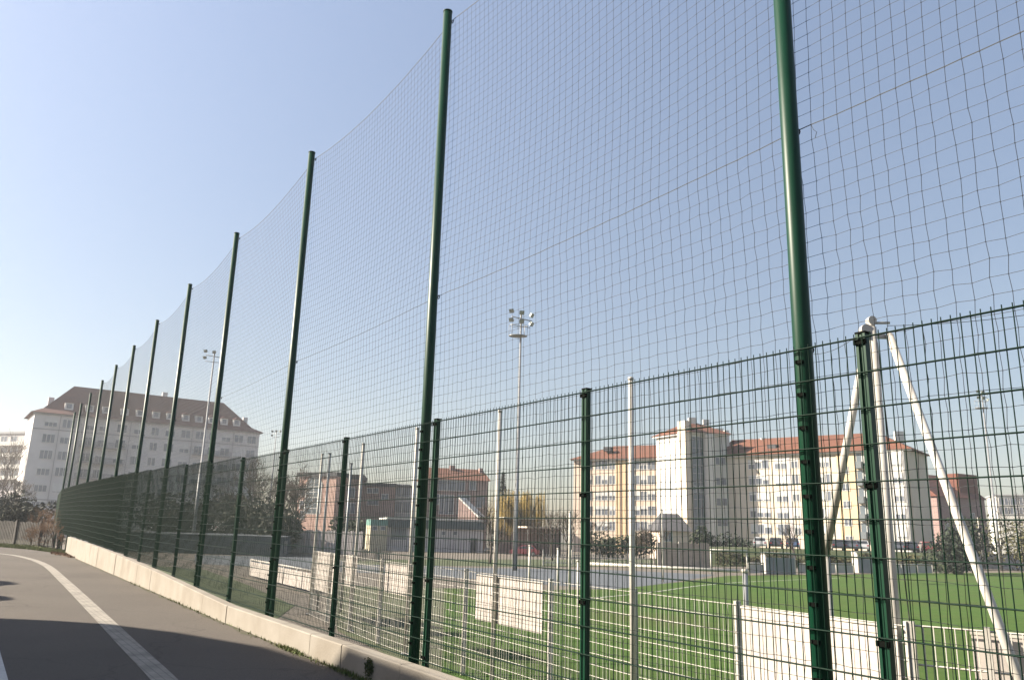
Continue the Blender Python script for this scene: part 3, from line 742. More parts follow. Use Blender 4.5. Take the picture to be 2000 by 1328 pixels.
# ------------------------------------------------------------------ floodlights
def floodlight(x_base, xt, yt, D, label, heads=6, platform=True, flip=1):
    topp = at_d(xt, yt, D); x, y, zt_ = topp
    th = thing('floodlight_mast', (x, y, FIELD), label, 'floodlight', 'floodlight masts round the pitch')
    mb = MB(); hgt = zt_-FIELD
    mb.tube([(x, y, FIELD), (x, y, FIELD+hgt*.42), (x, y, FIELD+hgt*.42), (x, y, zt_)], [.23, .17, .13, .085], n=14); mb.build('mast', M['galv'], th)
    ca, sa = cos(.5), sin(.5)*flip
    u = np.array([ca, sa, 0])
    mb = MB(); mb.tube([np.array([x, y, zt_-.35])-u*1.0, np.array([x, y, zt_-.5])+u*1.2], .05, n=8)
    mb.tube([np.array([x, y, zt_-1.15])-u*1.0, np.array([x, y, zt_-1.15])+u*1.0], .04, n=8)
    mb.build('crossarm', M['galv'], th)
    for k in range(heads):
        col_, row = k % 3, k//3
        c = np.array([x, y, zt_ + .15 - row*.85 - .12*(col_ == 2)]) + u*(-1.0+1.05*col_) + np.array([0, -.2, 0])
        dirx = np.array([[-.35, -.8], [.1, -.9], [.75, -.5]][col_]); dd = np.array([dirx[0], dirx[1], -.55]); dd /= np.linalg.norm(dd)
        ux = np.cross(dd, (0, 0, 1)); ux /= np.linalg.norm(ux); uz = np.cross(ux, dd)
        mb = MB(); P_ = []
        for e, w in ((-.13, .14), (.13, .235)):
            P_ += [c+dd*e-ux*w-uz*w*.85, c+dd*e+ux*w-uz*w*.85, c+dd*e+ux*w+uz*w*.85, c+dd*e-ux*w+uz*w*.85]
        mb.hexa(P_); h = mb.build('lamp_head', M['lamp'], th)
        mb = MB(); mb.box(c+dd*.14, (.41, .35, .02), ux, uz, dd); mb.build('lamp_glass', M['lampglass'], h)
    if platform:
        mb = MB(); cz = zt_-2.1
        ring = [(x+.85*cos(a)-.25, y+.6*sin(a), cz) for a in np.linspace(0, 2*pi, 17)]
        mb.tube(ring, .04, n=6); mb.prism([(x+.82*cos(a)-.25, y+.57*sin(a)) for a in np.linspace(0, 2*pi, 17)[:-1]], cz-.05, cz)
        mb.tube([(px, py, cz+1.0) for px, py, _ in ring], .022, n=5)
        for px, py, _ in ring[::2]: mb.tube([(px, py, cz), (px, py, cz+1.0)], .018, n=4)
        mb.build('platform', M['galv'], th)
floodlight(998, 1018, 614, 72, 'tall grey floodlight mast with six lamps and platform in the centre of the view')
floodlight(383, 419, 690, 100, 'floodlight mast behind the fourth green pole, before the left apartment block', heads=4, platform=False)
floodlight(520, 540, 843, 165, 'small distant floodlight mast just left of the third nearest green pole', heads=4, platform=False, flip=-1)
floodlight(1950, 1917, 768, 110, 'floodlight mast at the right, seen through the mesh beyond the white strut', heads=6)

# ------------------------------------------------------------------ buildings
class Fac:                                 # a vertical facade plane from A to B (plan points), outward = to the right of A->B seen from above ... towards the camera
    def __init__(s, A, B):
        s.A = np.array(A[:2], float); s.B = np.array(B[:2], float); d = s.B-s.A; s.L = np.linalg.norm(d); s.u = d/s.L
        n = np.array([s.u[1], -s.u[0]])
        if n @ (-(s.A+s.B)/2) < 0: n = -n
        s.n = n
    def P(s, a, z, out=0.):
        p = s.A + s.u*a + s.n*out
        return np.array([p[0], p[1], z])
    def hit(s, x, y=1000):                # facade coordinate of a photo point
        q = ray(x, y); d = np.array([q[0], q[1]])
        A_ = np.array([[d[0], -s.u[0]], [d[1], -s.u[1]]]); t, a = np.linalg.solve(A_, s.A)
        return a, EYE + q[2]*t
    def box(s, mb, a0, a1, z0, z1, o0, o1):
        c = s.P((a0+a1)/2, (z0+z1)/2, (o0+o1)/2)
        mb.box(c, (abs(a1-a0), abs(o1-o0), abs(z1-z0)), (*s.u, 0), (*s.n, 0))
def window(fac, parent, a, z, w, h, mull=2, gl='glass', sill=True, blind=0.):
    mb = MB(); t = .09
    fac.box(mb, a-w/2-t, a-w/2, z-h/2, z+h/2, .002, .06); fac.box(mb, a+w/2, a+w/2+t, z-h/2, z+h/2, .002, .06)
    fac.box(mb, a-w/2-t, a+w/2+t, z+h/2, z+h/2+t, .002, .062)
    fac.box(mb, a-w/2-t-.05, a+w/2+t+.05, z-h/2-t, z-h/2, .002, .14 if sill else .062)
    for k in range(1, mull):
        x = a-w/2+w*k/mull; fac.box(mb, x-.05, x+.05, z-h/2, z+h/2, .021, .055)
    if blind > 0: fac.box(mb, a-w/2, a+w/2, z+h/2-h*blind, z+h/2, .021, .045)
    f = mb.build('window', M['frame'], parent)
    mb = MB(); fac.box(mb, a-w/2, a+w/2, z-h/2, z+h/2, .001, .02); mb.build('pane', M[gl], f)
    return f
def hip_roof(corners, z0, zr, inset, over=.6, flare=True, inset2=None):
    # corners: plan rectangle ccw A,B,C,D with AB the long front
    A, B, C_, D_ = [np.array(c, float) for c in corners]
    u = (B-A)/np.linalg.norm(B-A); v = (D_-A)/np.linalg.norm(D_-A)
    def rect(o): return [A-u*o-v*o, B+u*o-v*o, C_+u*o+v*o, D_-u*o+v*o]
    rings = [(rect(over), z0-.05)]
    if flare: rings.append((rect(-1.4), z0+1.0))
    mb = MB()
    r1 = (A+D_)/2+u*inset; r2 = (B+C_)/2-u*(inset if inset2 is None else inset2)
    for (p, za), (q, zb_) in zip(rings[:-1], rings[1:]):
        for k in range(4):
            k2 = (k+1) % 4
            mb.quad((*p[k], za), (*p[k2], za), (*q[k2], zb_), (*q[k], zb_))
    p, za = rings[-1]
    mb.quad((*p[0], za), (*p[1], za), (*r2, zr), (*r1, zr)); mb.quad((*p[2], za), (*p[3], za), (*r1, zr), (*r2, zr))
    mb.poly([(*p[1], za), (*p[2], za), (*r2, zr)]); mb.poly([(*p[3], za), (*p[0], za), (*r1, zr)])
    p = rings[0][0]; mb.poly([(*q, z0-.06) for q in p][::-1])
    return mb

# --- left apartment block
A = at_d(44, 950, 150); B = at_d(497, 950, 175)
fc = Fac(A, B); v = -fc.n; depth = 13.5
zE = at_d(44, 803, 150)[2]
th = thing('apartment_block', (*((A+B)/2)[:2], FIELD), 'big pale grey apartment block with brown hipped roof and dormers on the far left', 'apartment block')
cs = [fc.A, fc.B, fc.B+v*depth, fc.A+v*depth]
mb = MB(); mb.prism(cs, FIELD-.3, zE); mb.build('wall', M['plaster_grey'], th)
zR = zE + 6.6
rf = hip_roof(cs, zE, zR, 6.6, over=.7).build('roof', M['roof_brown'], th)
for z in (zE-3.1, zE-16.2):
    mb = MB(); fc.box(mb, .02, fc.L-.02, z-.10, z+.10, .001, .10); mb.build('string_course', M['trim_grey'], th)
mb = MB()
fc.box(mb, -.3, fc.L+.3, zE-.35, zE-.07, .001, .35)
mb.build('eaves_board', M['trim_grey'], th)
for a in (4.4, 16.9, 28.9, 37.4):
    mb = MB(); fc.box(mb, a-.06, a+.06, 0, zE-.4, .11, .2); mb.build('downpipe', M['trim_grey'], th)
cols = [2.9, 5.9, 9.6, 12.0, 15.4, 18.5, 21.6, 24.5, 27.6, 30.5, 33.1, 35.9, 38.6, 41.4]
for r in range(6):
    z = zE-1.75-3.05*r
    for ci, a in enumerate(cols):
        wd = 2.0 if ci < 2 else (1.35 if ci in (3, 6, 10) else 1.75)
        window(fc, th, a, z, wd, 1.5, mull=3 if wd > 1.8 else 2, blind=random.choice([0, 0, 0, .25, .5, .95 if random.random() < .4 else 0]))
for (a0, a1, rws) in ((8.2, 16.4, (1, 2, 3, 4)), (29.2, 36.9, (1, 2, 3))):
    for r in rws:
        z = zE-1.75-3.05*r-1.0
        mb = MB(); fc.box(mb, a0, a1, z-.12, z, .15, 1.2); bl = mb.build('balcony', M['trim_grey'], th)
        mb = MB()
        fc.box(mb, a0, a1, z+.9, z+.96, 1.12, 1.18)
        k = int((a1-a0)/.22)
        for i in range(k+1):
            x = a0+(a1-a0)*i/k; fc.box(mb, x-.03, x+.03, z, z+.9, 1.13, 1.17)
        for x in (a0, a1-.05): fc.box(mb, x, x+.05, z+.9, z+.96, .16, 1.12)
        mb.build('railing', M['balcony'], bl)
slope = (zR-zE-1.0)/(depth/2-1.4)
for i, a in enumerate([5.7, 9.3, 12.3, 15.7, 18.6, 21.7, 24.5, 27.6, 30.3, 33.0, 35.6, 38.3]):
    zb_ = zE+1.15; o = -1.5
    mb = MB(); w = .75
    fc.box(mb, a-w, a+w, zb_-.2, zb_+1.35, o-1.6, o)
    dm = mb.build('dormer', M['plaster_grey'], th)
    mb = MB()
    q = [fc.P(a-w-.2, zb_+1.33, o+.2), fc.P(a+w+.2, zb_+1.33, o+.2), fc.P(a+w+.2, zb_+1.5, o-2.2), fc.P(a-w-.2, zb_+1.5, o-2.2)]
    rd = [fc.P(a, zb_+1.85, o-.1), fc.P(a, zb_+1.95, o-2.3)]
    mb.poly([q[0], q[1], rd[0]]); mb.quad(q[1], q[2], rd[1], rd[0]); mb.quad(q[3], q[0], rd[0], rd[1]); mb.quad(q[0], q[3], q[2], q[1])
    mb.build('dormer_roof', M['roof_brown'], dm)
    fd = Fac(fc.P(0, 0, o), fc.P(fc.L, 0, o))
    mb = MB(); fd.box(mb, a-.42, a+.42, zb_+.25, zb_+1.15, .004, .03); mb.build('dormer_pane', M['glass'], dm)
for a, o, h in ((3.0, -7.5, .9), (24, -7.2, 1.1), (41.6, -6.9, .8)): 
    zc = zR if a == 24 else zE+3.2
    mb = MB(); fc.box(mb, a-.5, a+.5, zc-2.0, zc+h*.8, o-.4, o+.4)
    mb.build('chimney', M['plaster_grey'], th)

# --- beige apartment complex on the right
thr = thing('apartment_complex', (*at_d(1400, 1050, 134)[:2], FIELD), 'cream apartment building with orange stripes, red tiled roofs and a taller stair tower', 'apartment building')
zB = FIELD-.3
def wing(A, B, depth, zE, zR, wallm, inset, over=.7, inset2=None):
    f = Fac(A, B); v = -f.n
    cs = [f.A, f.B, f.B+v*depth, f.A+v*depth]
    mb = MB(); mb.prism(cs, zB, zE); mb.build('wall', M[wallm], thr)
    hip_roof(cs, zE, zR, inset, over=over, flare=False, inset2=inset2).build('roof', M['roof_orange'], thr)
    mb = MB(); f.box(mb, -.5, f.L+.5, zE-.30, zE-.07, .002, .45); mb.build('eaves_board', M['white_render'], thr)
    return f
fL = wing(at_d(1120, 1000, 152), at_d(1308, 1000, 143.5), 12, 15.2, 18.2, 'peach', 6.0, inset2=-.5)
fR = wing((36.0, 135.1), (58.4, 116.3), 11, 14.9, 18.2, 'cream', -.5, inset2=5.6)
zrow = [fR.hit(1500, y)[1] for y in (905, 936, 968, 1000, 1032)]
# right wing: columns read from the photo
for ci, (x, w) in enumerate(((1472, 1.0), (1485.5, 1.0), (1499, 1.0), (1530, 1.9), (1557, 1.0), (1607, 1.1), (1618, 1.1), (1700, 1.2))):
    a, _ = fR.hit(x)
    for z in zrow: window(fR, thr, a, z-.1, w, 1.35 if w < 1.5 else 1.6, mull=2, sill=False, blind=random.choice([0, .3, .5, .85]))
a0, _ = fR.hit(1640); a1, _ = fR.hit(1677)
mb = MB(); fR.box(mb, a0, a1, zB, 14.55, .002, .12); mb.build('orange_stripe', M['orange_render'], thr)
am, _ = fR.hit(1656)
fS = Fac(fR.P(0, 0, .12), fR.P(fR.L, 0, .12))
for z in zrow: window(fS, thr, am, z-1.4, .95, 1.0, mull=2, sill=False)
b0, _ = fR.hit(1679); b1, _ = fR.hit(1692)
for z in zrow:
    mb = MB(); fR.box(mb, b0, b1, z-1.2, z-.2, .01, .9); bl = mb.build('balcony', M['balcony'], thr)
    mb = MB(); fR.box(mb, b0+.1, b1-.1, z-.2, z+1.1, .01, .05); mb.build('balcony_door', M['glass_teal'], bl)
w0, _ = fR.hit(1735); w1, _ = fR.hit(1777)
mb = MB(); fR.box(mb, w0, w1+.02, zB, 14.58, .002, .8); mb.build('white_bay', M['white_render'], thr)
fW = Fac(fR.P(0, 0, .8), fR.P(fR.L, 0, .8)); aw, _ = fW.hit(1759)
for z in zrow: window(fW, thr, aw, z-.2, 1.3, 1.5, mull=2, sill=False, blind=random.choice([0, .5, .9]))
for a in (aw-.9, aw+.9):
    mb = MB(); fW.box(mb, a-.04, a+.04, 0, 14.5, .002, .05); mb.build('bay_trim', M['trim_grey'], thr)
# drainpipe and grey strip
mb = MB(); a, _ = fR.hit(1545); fR.box(mb, a-.25, a+.25, zB, 14.5, .002, .10); mb.build('grey_pilaster', M['club_wall'], thr)
# left wing
for x, w in ((1150, 1.2), (1168, 1.1), (1181, 1.1), (1196, 1.1), (1242, 1.5), (1258, 1.1), (1273, 1.3)):
    a, _ = fL.hit(x)
    for y in (908, 937, 968, 997, 1027):
        z = fL.hit(x, y)[1]; window(fL, thr, a, z, w, 1.5, mull=2, sill=False, blind=random.choice([0, .3, .5]))
for xa, xb, mm in ((1203, 1211, 'orange_render'), (1215, 1223, 'orange_render'), (1231, 1238, 'yellow_wall')):
    a0, _ = fL.hit(xa); a1, _ = fL.hit(xb)
    mb = MB(); fL.box(mb, a0, a1, zB, 14.85, .002, .15); mb.build('render_stripe', M[mm], thr)
# stair tower
T0 = at_d(1284, 1000, 141)[:2]; T1 = at_d(1349, 1000, 133)[:2]; T2 = np.array([36.8, 134.4])
fT1 = Fac(T0, T1); fT2 = Fac(T1, T2)
T3 = T2 + (T0-T1)
zTe = 18.6
mb = MB(); mb.prism([T0, T1, T2, T3], zB, zTe); mb.build('tower_wall', M['white_render'], thr)
over = .8; cT = (T0+T1+T2+T3)/4
def ow(p): d = p-cT; return p + d/np.linalg.norm(d)*over*1.4
mb = MB(); qs = [ow(np.array(q)) for q in (T0, T1, T2, T3)]
apex = (*cT, zTe+2.5)
for k in range(4): mb.poly([(*qs[k], zTe-.05), (*qs[(k+1) % 4], zTe-.05), apex])
mb.poly([(*q, zTe-.06) for q in qs][::-1]); mb.build('tower_roof', M['roof_orange'], thr)
mb = MB(); fT1.box(mb, -.4, fT1.L+.4, zTe-.32, zTe-.08, .002, .5); mb.build('eaves_board', M['white_render'], thr)
mb = MB(); fT2.box(mb, -.4, fT2.L+.4, zTe-.32, zTe-.08, .002, .5); mb.build('eaves_board', M['white_render'], thr)
# cream pier at the corner rising through the eaves
a0, _ = fT1.hit(1335); mb = MB(); fT1.box(mb, a0, fT1.L+.25, zB, at_d(1345, 822, 133)[2], -.3, .9); mb.build('corner_pier', M['cream'], thr)
a0, _ = fT2.hit(1355); a1, _ = fT2.hit(1377)
mb = MB(); fT2.box(mb, a0, a1, zB+2, zTe-.8, .002, .05); mb.build('glazed_strip', M['glass_teal'], thr)
mb = MB()
zz = np.linspace(zB+2.5, zTe-1.2, 13)
for z in zz: fT2.box(mb, a0, a1, z-.05, z+.05, .051, .09)
for a in np.linspace(a0, a1, 4): fT2.box(mb, a-.05, a+.05, zB+2, zTe-.8, .051, .085)
mb.build('glazing_bars', M['trim_grey'], thr)
am = (a0+a1)/2; z = fT2.hit(1368, 955)[1]
window(fT2, thr, am-1.0, z, .9, .9, mull=1, sill=False); window(fT2, thr, am+.6, z, .9, .9, mull=1, sill=False)
a0, _ = fT2.hit(1379); a1, _ = fT2.hit(1384)
mb = MB(); fT2.box(mb, a0, a0+1.2, zB, zTe-.34, .002, 1.6); mb.build('white_pier', M['white_render'], thr)
for x in (1404, 1416):
    a, _ = fT2.hit(x)
    for y in (900, 940, 980, 1020): window(fT2, thr, a, fT2.hit(x, y)[1], .8, 1.1, mull=1, sill=False)
for xx, D, yb, yt, wdt in ((1352, 137, 838, 817, 1.3), (1378, 139, 843, 821, 1.1), (1405, 139, 858, 838, 1.2), (1418, 138, 862, 842, .8)):
    p = at_d(xx, yt, D); p0 = at_d(xx, yb, D)
    mb = MB(); mb.box((p[0], p[1], (p[2]+p0[2]-1)/2), (wdt, 1.0, p[2]-p0[2]+1.2))
    mb.build('chimney', M['white_render'], thr)
for xx, D, yb, yt, wdt in ((1490, 136, 868, 858, .8), (1524, 134, 868, 859, .6), (1600, 131, 864, 853, .8), (1755, 122.5, 866, 845, 1.2)):
    p = at_d(xx, yt, D); p0 = at_d(xx, yb, D); mb = MB(); mb.box((p[0], p[1], (p[2]+p0[2]-1)/2), (wdt, .8, p[2]-p0[2]+1.4)); mb.build('chimney', M['white_render'], thr)
for xx, yy, f_ in ((1500, 872, fR), (1180, 876, fL)):
    a, z = f_.hit(xx, yy); mb = MB(); f_.box(mb, a-.7, a+.7, z-.3, z+.5, -2.8, -1.4); mb.build('skylight', M['slate'], thr)

# --- small generic houses
def simple_house(name, xl, xr, ye, yr, Dl, Dr, depth, wallm, roofm, label, cat='house', wins=(), flat=False, ridge_in=None, mull=2, yb=1100):
    A = at_d(xl, 1000, Dl); B = at_d(xr, 1000, Dr); f = Fac(A, B); v = -f.n
    zE = at_d((xl+xr)/2, ye, (Dl+Dr)/2)[2]
    th = thing(name, (*((A+B)/2)[:2], FIELD), label, cat)
    cs = [f.A, f.B, f.B+v*depth, f.A+v*depth]
    mb = MB(); mb.prism(cs, FIELD-.3, zE); mb.build('wall', M[wallm], th)
    if flat:
        mb = MB(); o = .3
        zt_ = at_d((xl+xr)/2, yr, (Dl+Dr)/2)[2]
        mb.prism([f.A-f.u*o+f.n*o, f.B+f.u*o+f.n*o, cs[2]+f.u*o+v*o, cs[3]-f.u*o+v*o], zE+.003, max(zt_, zE+.2)); mb.build('roof', M[roofm], th)
    else:
        zR_ = at_d((xl+xr)/2, yr, (Dl+Dr)/2+depth/2)[2]
        hip_roof(cs, zE, zR_, ridge_in if ridge_in is not None else .0, over=.4, flare=False).build('roof', M[roofm], th)
    for x, y, w, h in wins:
        a, z = f.hit(x, y); window(f, th, a, z, w, h, mull=mull)
    return th, f
h1, f1 = simple_house('brick_house', 579, 652, 930, 922, 142, 138.2, 3, 'brick_pink', 'slate', 'pink brick building with a tall arched window and dark flat roof', 'brick building', flat=True)
a, z0 = f1.hit(609, 1003); _, z1 = f1.hit(609, 950); w = 1.6
mb = MB()
for k in range(9):
    a0_, a1_ = pi*k/9, pi*(k+1)/9
    p = [f1.P(a-w*cos(q), z1+w*sin(q), .06) for q in (a0_, a1_)]; p2 = [f1.P(a-(w+.3)*cos(q), z1+(w+.3)*sin(q), .06) for q in (a0_, a1_)]
    mb.quad(p[0], p[1], p2[1], p2[0])
f1.box(mb, a-w-.2, a-w, z0, z1, .002, .06); f1.box(mb, a+w, a+w+.2, z0, z1, .002, .06)
for z in np.linspace(z0, z1, 6): f1.box(mb, a-w, a+w, z-.05, z+.05, .021, .05)
f1.box(mb, a-.05, a+.05, z0, z1+w*.9, .021, .048)
wf_ = mb.build('arched_window', M['frame'], h1)
mb = MB(); mb.poly([f1.P(a-w*cos(pi*k/12), z1+w*sin(pi*k/12), .02) for k in range(13)] + [f1.P(a+w, z0, .02), f1.P(a-w, z0, .02)]); mb.build('pane', M['glass_teal'], wf_)
for x, y in ((590, 960), (590, 985), (590, 1005)): aa, zz_ = f1.hit(x, y); window(f1, h1, aa, zz_, .9, 1.3, mull=1)
h2, f2 = simple_house('brick_house', 652.5, 703, 935, 926, 141, 141.5, 9, 'brick_dark', 'slate', 'dark brick wing to the right of the pink brick gable', 'brick building', wins=((665, 962, 1.5, 1.7), (684, 962, 1.5, 1.7), (665, 992, 1.5, 1.7), (684, 992, 1.5, 1.7)), flat=True)
h3, f3 = simple_house('brick_house', 700, 768, 950, 943, 146, 146.5, 9, 'brick_dark', 'slate', 'plain brown brick block with two small windows, left of the nearest double pole', 'brick building', wins=((728, 958, 1.9, .8), (728, 981, 1.9, .8), (752, 970, 1.1, .9)), flat=True)
h4, f4 = simple_house('modern_house', 766, 806, 952, 948, 150, 151, 9, 'grey_block', 'slate', 'grey flat-roofed modern house with a broad dark window between brick block and pole', 'house', wins=((785, 958, 3.0, 2.2), (785, 990, 3.0, 2.0)), flat=True)
h5, f5 = simple_house('terraced_house', 832, 952, 936, 915, 150, 153, 11, 'brick_dark', 'roof_orange', 'terraced house with an orange tiled roof and shaded front behind the clubhouse', 'house',
                      wins=((882, 948, 5.0, 1.8), (923, 948, 1.2, 1.6), (850, 975, 1.4, 1.8), (872, 985, 2.6, 3.4), (905, 985, 2.4, 3.4), (938, 980, 1.6, 2.0)), ridge_in=.01, mull=3)
mb = MB(); a, z = f5.hit(893, 916); f5.box(mb, a-.5, a+.5, z-1.5, z+1.0, -5.4, -4.4); mb.build('chimney', M['brick_dark'], h5); mb = MB(); a, z = f5.hit(950, 918); f5.box(mb, a-.5, a+.1, z-2.2, z+.6, -5.0, -3.6); mb.build('chimney', M['brick_dark'], h5)
h6, f6 = simple_house('house', 1832, 1925, 972, 930, 150, 158, 10, 'brick_dark', 'roof_red', 'red-roofed houses low on the right beyond the white strut', 'house', wins=((1850, 1030, 1.3, 1.5), (1870, 1030, 1.3, 1.5), (1900, 1010, 1.3, 1.5)), ridge_in=.01)
mb = MB(); a, z = f6.hit(1902, 940); f6.box(mb, a-3.5, a+3, z-4, z+1.4, -4.5, -1.0); mb.build('roof_gable', M['roof_red'], h6)
h7, f7 = simple_house('pale_block', 1948, 2080, 968, 966, 190, 185, 12, 'white_render', 'grey_block', 'white flat-roofed block far away at the right edge', 'apartment block', wins=tuple((x, y, 2.2, 1.6) for x in (1962, 1980, 1998, 2016, 2034) for y in (979, 997)), flat=True)
h8, f8 = simple_house('annex', 1288, 1347, 1036, 1003, 116, 116, 8, 'peach', 'slate', 'low pink annex with a dark pitched roof in front of the stair tower', 'outbuilding', wins=((1305, 1048, 1.1, 1.2),), ridge_in=.8)
h9, f9 = simple_house('balcony_block', -30, 37, 846, 842, 215, 210, 12, 'club_wall', 'grey_block', 'cream block with stacked balconies half hidden by trees at the left edge', 'apartment block', wins=tuple((x, y, 2.4, 1.6) for x in (-12, 8, 27) for y in (858, 880, 902, 924)), flat=True)
for y in (870, 892, 914, 936):
    _, z = f9.hit(10, y); mb = MB(); f9.box(mb, .5, f9.L-.5, z-.12, z+.9, .01, 1.3); mb.build('balcony', M['white_render'], h9)

# --- clubhouse
Dc = 122.
A = at_d(757, 1040, Dc); B = at_d(944, 1040, Dc+4); fC = Fac(A, B)
thc = thing('clubhouse', (*((A+B)/2)[:2], FIELD), 'low white clubhouse with a flat roof and dark fascia behind the nearest double poles', 'clubhouse')
zt_ = at_d(850, 1032, Dc+2)[2]; v = -fC.n
mb = MB(); mb.prism([fC.A, fC.B, fC.B+v*9, fC.A+v*9], FIELD-.2, zt_); mb.build('wall', M['club_wall'], thc)
mb = MB(); zf0 = zt_; zf1 = at_d(850, 1016, Dc+2)[2]
mb.prism([fC.A-fC.u*.2+fC.n*.4, fC.B+fC.u*.2+fC.n*.4, fC.B+fC.u*.2+v*9.2, fC.A-fC.u*.2+v*9.2], zf0+.003, zf1); mb.build('fascia', M['fascia'], thc)
mb = MB(); mb.prism([fC.A-fC.u*.3+fC.n*.5, fC.B+fC.u*.3+fC.n*.5, fC.B+fC.u*.3+v*9.3, fC.A-fC.u*.3+v*9.3], zf1+.003, zf1+.30); mb.build('roof', M['white_render'], thc)
a, z = fC.hit(779, 1041); window(fC, thc, a, z, 2.3, 1.8, mull=1, gl='glass_teal')
for x in (866, 889): a, z = fC.hit(x, 1041); window(fC, thc, a, z, .5, .5, mull=1, sill=False)
a, z = fC.hit(925, 1055); mb = MB(); fC.box(mb, a-.5, a+.5, FIELD, FIELD+2.1, .002, .06); mb.build('door', M['slate'], thc)
A2 = at_d(723, 1040, Dc-2); B2 = at_d(756, 1040, Dc-1.2); fY = Fac(A2, B2)
thy = thing('kiosk', (*((A2+B2)/2)[:2], FIELD), 'small yellow kiosk with a green top standing left of the clubhouse', 'kiosk')
zy = at_d(740, 1026, Dc-2)[2]; v = -fY.n
mb = MB(); mb.prism([fY.A, fY.B, fY.B+v*4, fY.A+v*4], FIELD-.2, zy); mb.build('wall', M['yellow_wall'], thy)
mb = MB(); mb.prism([fY.A-fY.u*.05+fY.n*.08, fY.B+fY.u*.05+fY.n*.08, fY.B+v*4.1, fY.A+v*4.1], zy+.003, at_d(740, 1014, Dc-2)[2]); mb.build('roof', M['teal_paint'], thy)
for x in (732, 748): a, z = fY.hit(x, 1031); window(fY, thy, a, z, .6, .45, mull=1, sill=False)
# --- pale lean-to beside the terrace and open shelters
A3 = at_d(896, 970, 136); B3 = at_d(935, 1008, 134)
thl = thing('lean_to', (*((A3+B3)/2)[:2], FIELD), 'pale sloping lean-to roof beside the terraced house', 'shed')
mb = MB(); w_ = np.array([1.0, 3.4, 0])
mb.hexa([A3-(0, 0, .3), B3-(0, 0, .3), B3+w_-(0, 0, .3), A3+w_-(0, 0, .3), A3, B3, B3+w_, A3+w_]); mb.build('roof', M['white_render'], thl)
mb = MB(); mb.hexa([(A3[0], A3[1]+.1, FIELD), (B3[0], B3[1]+.1, FIELD), (*(B3+w_)[:2], FIELD), (*(A3+w_)[:2], FIELD), A3+(0, .1, -.31), B3+(0, .1, -.31), B3+w_-(0, 0, .31), A3+w_-(0, 0, .31)]); mb.build('wall', M['brick_dark'], thl)
def shelter(xl, xr, yt, D, mroof, label, h_slab=.2):
    A = at_d(xl, yt, D); B = at_d(xr, yt, D+3); f = Fac(A, B); v = -f.n; zt_ = (A[2]+B[2])/2
    th = thing('shelter', (*((A+B)/2)[:2], FIELD), label, 'shelter')
    mb = MB(); mb.prism([f.A, f.B, f.B+v*4, f.A+v*4], zt_-h_slab, zt_); mb.build('roof', M[mroof], th)
    for a in (.25, f.L/2, f.L-.25):
        for o in (-.3, -3.6):
            p = f.P(a, 0, o); mb = MB(); mb.tube([(p[0], p[1], FIELD), (p[0], p[1], zt_-h_slab)], .06, n=6); mb.build('post', M['wood_grey'], th)
    mb = MB(); f.box(mb, .1, f.L-.1, FIELD, zt_-h_slab-.01, -3.98, -3.9); mb.build('back_wall', M['brick_dark'], th)
shelter(984, 1078, 1011, 124, 'white_render', 'open shelter with a flat white roof in front of the yellow willow')
shelter(1030, 1122, 1029, 112, 'peach', 'lower open shelter with a pinkish roof edge right of the floodlight mast')

# ------------------------------------------------------------------ vegetation
def bare_tree(pos, h, seed, label, mat_t='bark', mat_c='twig', spread=.55, depth=6, r0=.16, droop=0., group='bare winter trees', trunk_frac=.28, name='bare_tree', twr=1.0):
    rg = random.Random(seed)
    th = thing(name, pos, label, 'tree', group)
    tr, cr = MB(), MB()
    def grow(p, d, L, r, lev):
        k = 3 if lev < 3 else 2
        pts = [p]; rads = [r]; q = p.copy(); dd = d.copy()
        for i in range(k):
            dd = dd + np.array([rg.gauss(0, .10), rg.gauss(0, .10), rg.gauss(.04 - droop*lev*.06, .06)]); dd /= np.linalg.norm(dd)
            q = q + dd*L/k; pts.append(q.copy()); rads.append(r*(1-.38*(i+1)/k))
        mb = tr if lev < 2 else cr
        rads = [max(x, .006*twr) for x in rads]
        mb.tube(pts, rads, n=7 if lev == 0 else (5 if lev < 3 else 3), cap=False)
        if lev >= depth: return
        nb = rg.choice([3, 3, 4]) if lev < 3 else rg.choice([2, 3, 3])
        for j in range(nb):
            t = rg.uniform(.45, 1.0) if j else 1.0
            idx = t*k; i0 = min(int(idx), k-1); bp_ = pts[i0] + (pts[i0+1]-pts[i0])*(idx-i0)
            ax = np.array([rg.gauss(0, 1), rg.gauss(0, 1), rg.gauss(0, .5)]); ax -= ax@dd*dd; ax /= np.linalg.norm(ax)+1e-6
            an = rg.uniform(.3, .3+spread)*(1 if j else .6)
            nd = dd*cos(an) + ax*sin(an); nd[2] += .12 - droop*.25; nd /= np.linalg.norm(nd)
            grow(bp_, nd, L*rg.uniform(.62, .84), r*(.62 if j else .72)*rg.uniform(.85, 1), lev+1)
    L0 = h*trunk_frac
    grow(np.array(pos, float), np.array([0, 0, 1.]), L0, r0, 0)
    tr.build('trunk', M[mat_t], th); cr.build('crown', M[mat_c], th)
    return th
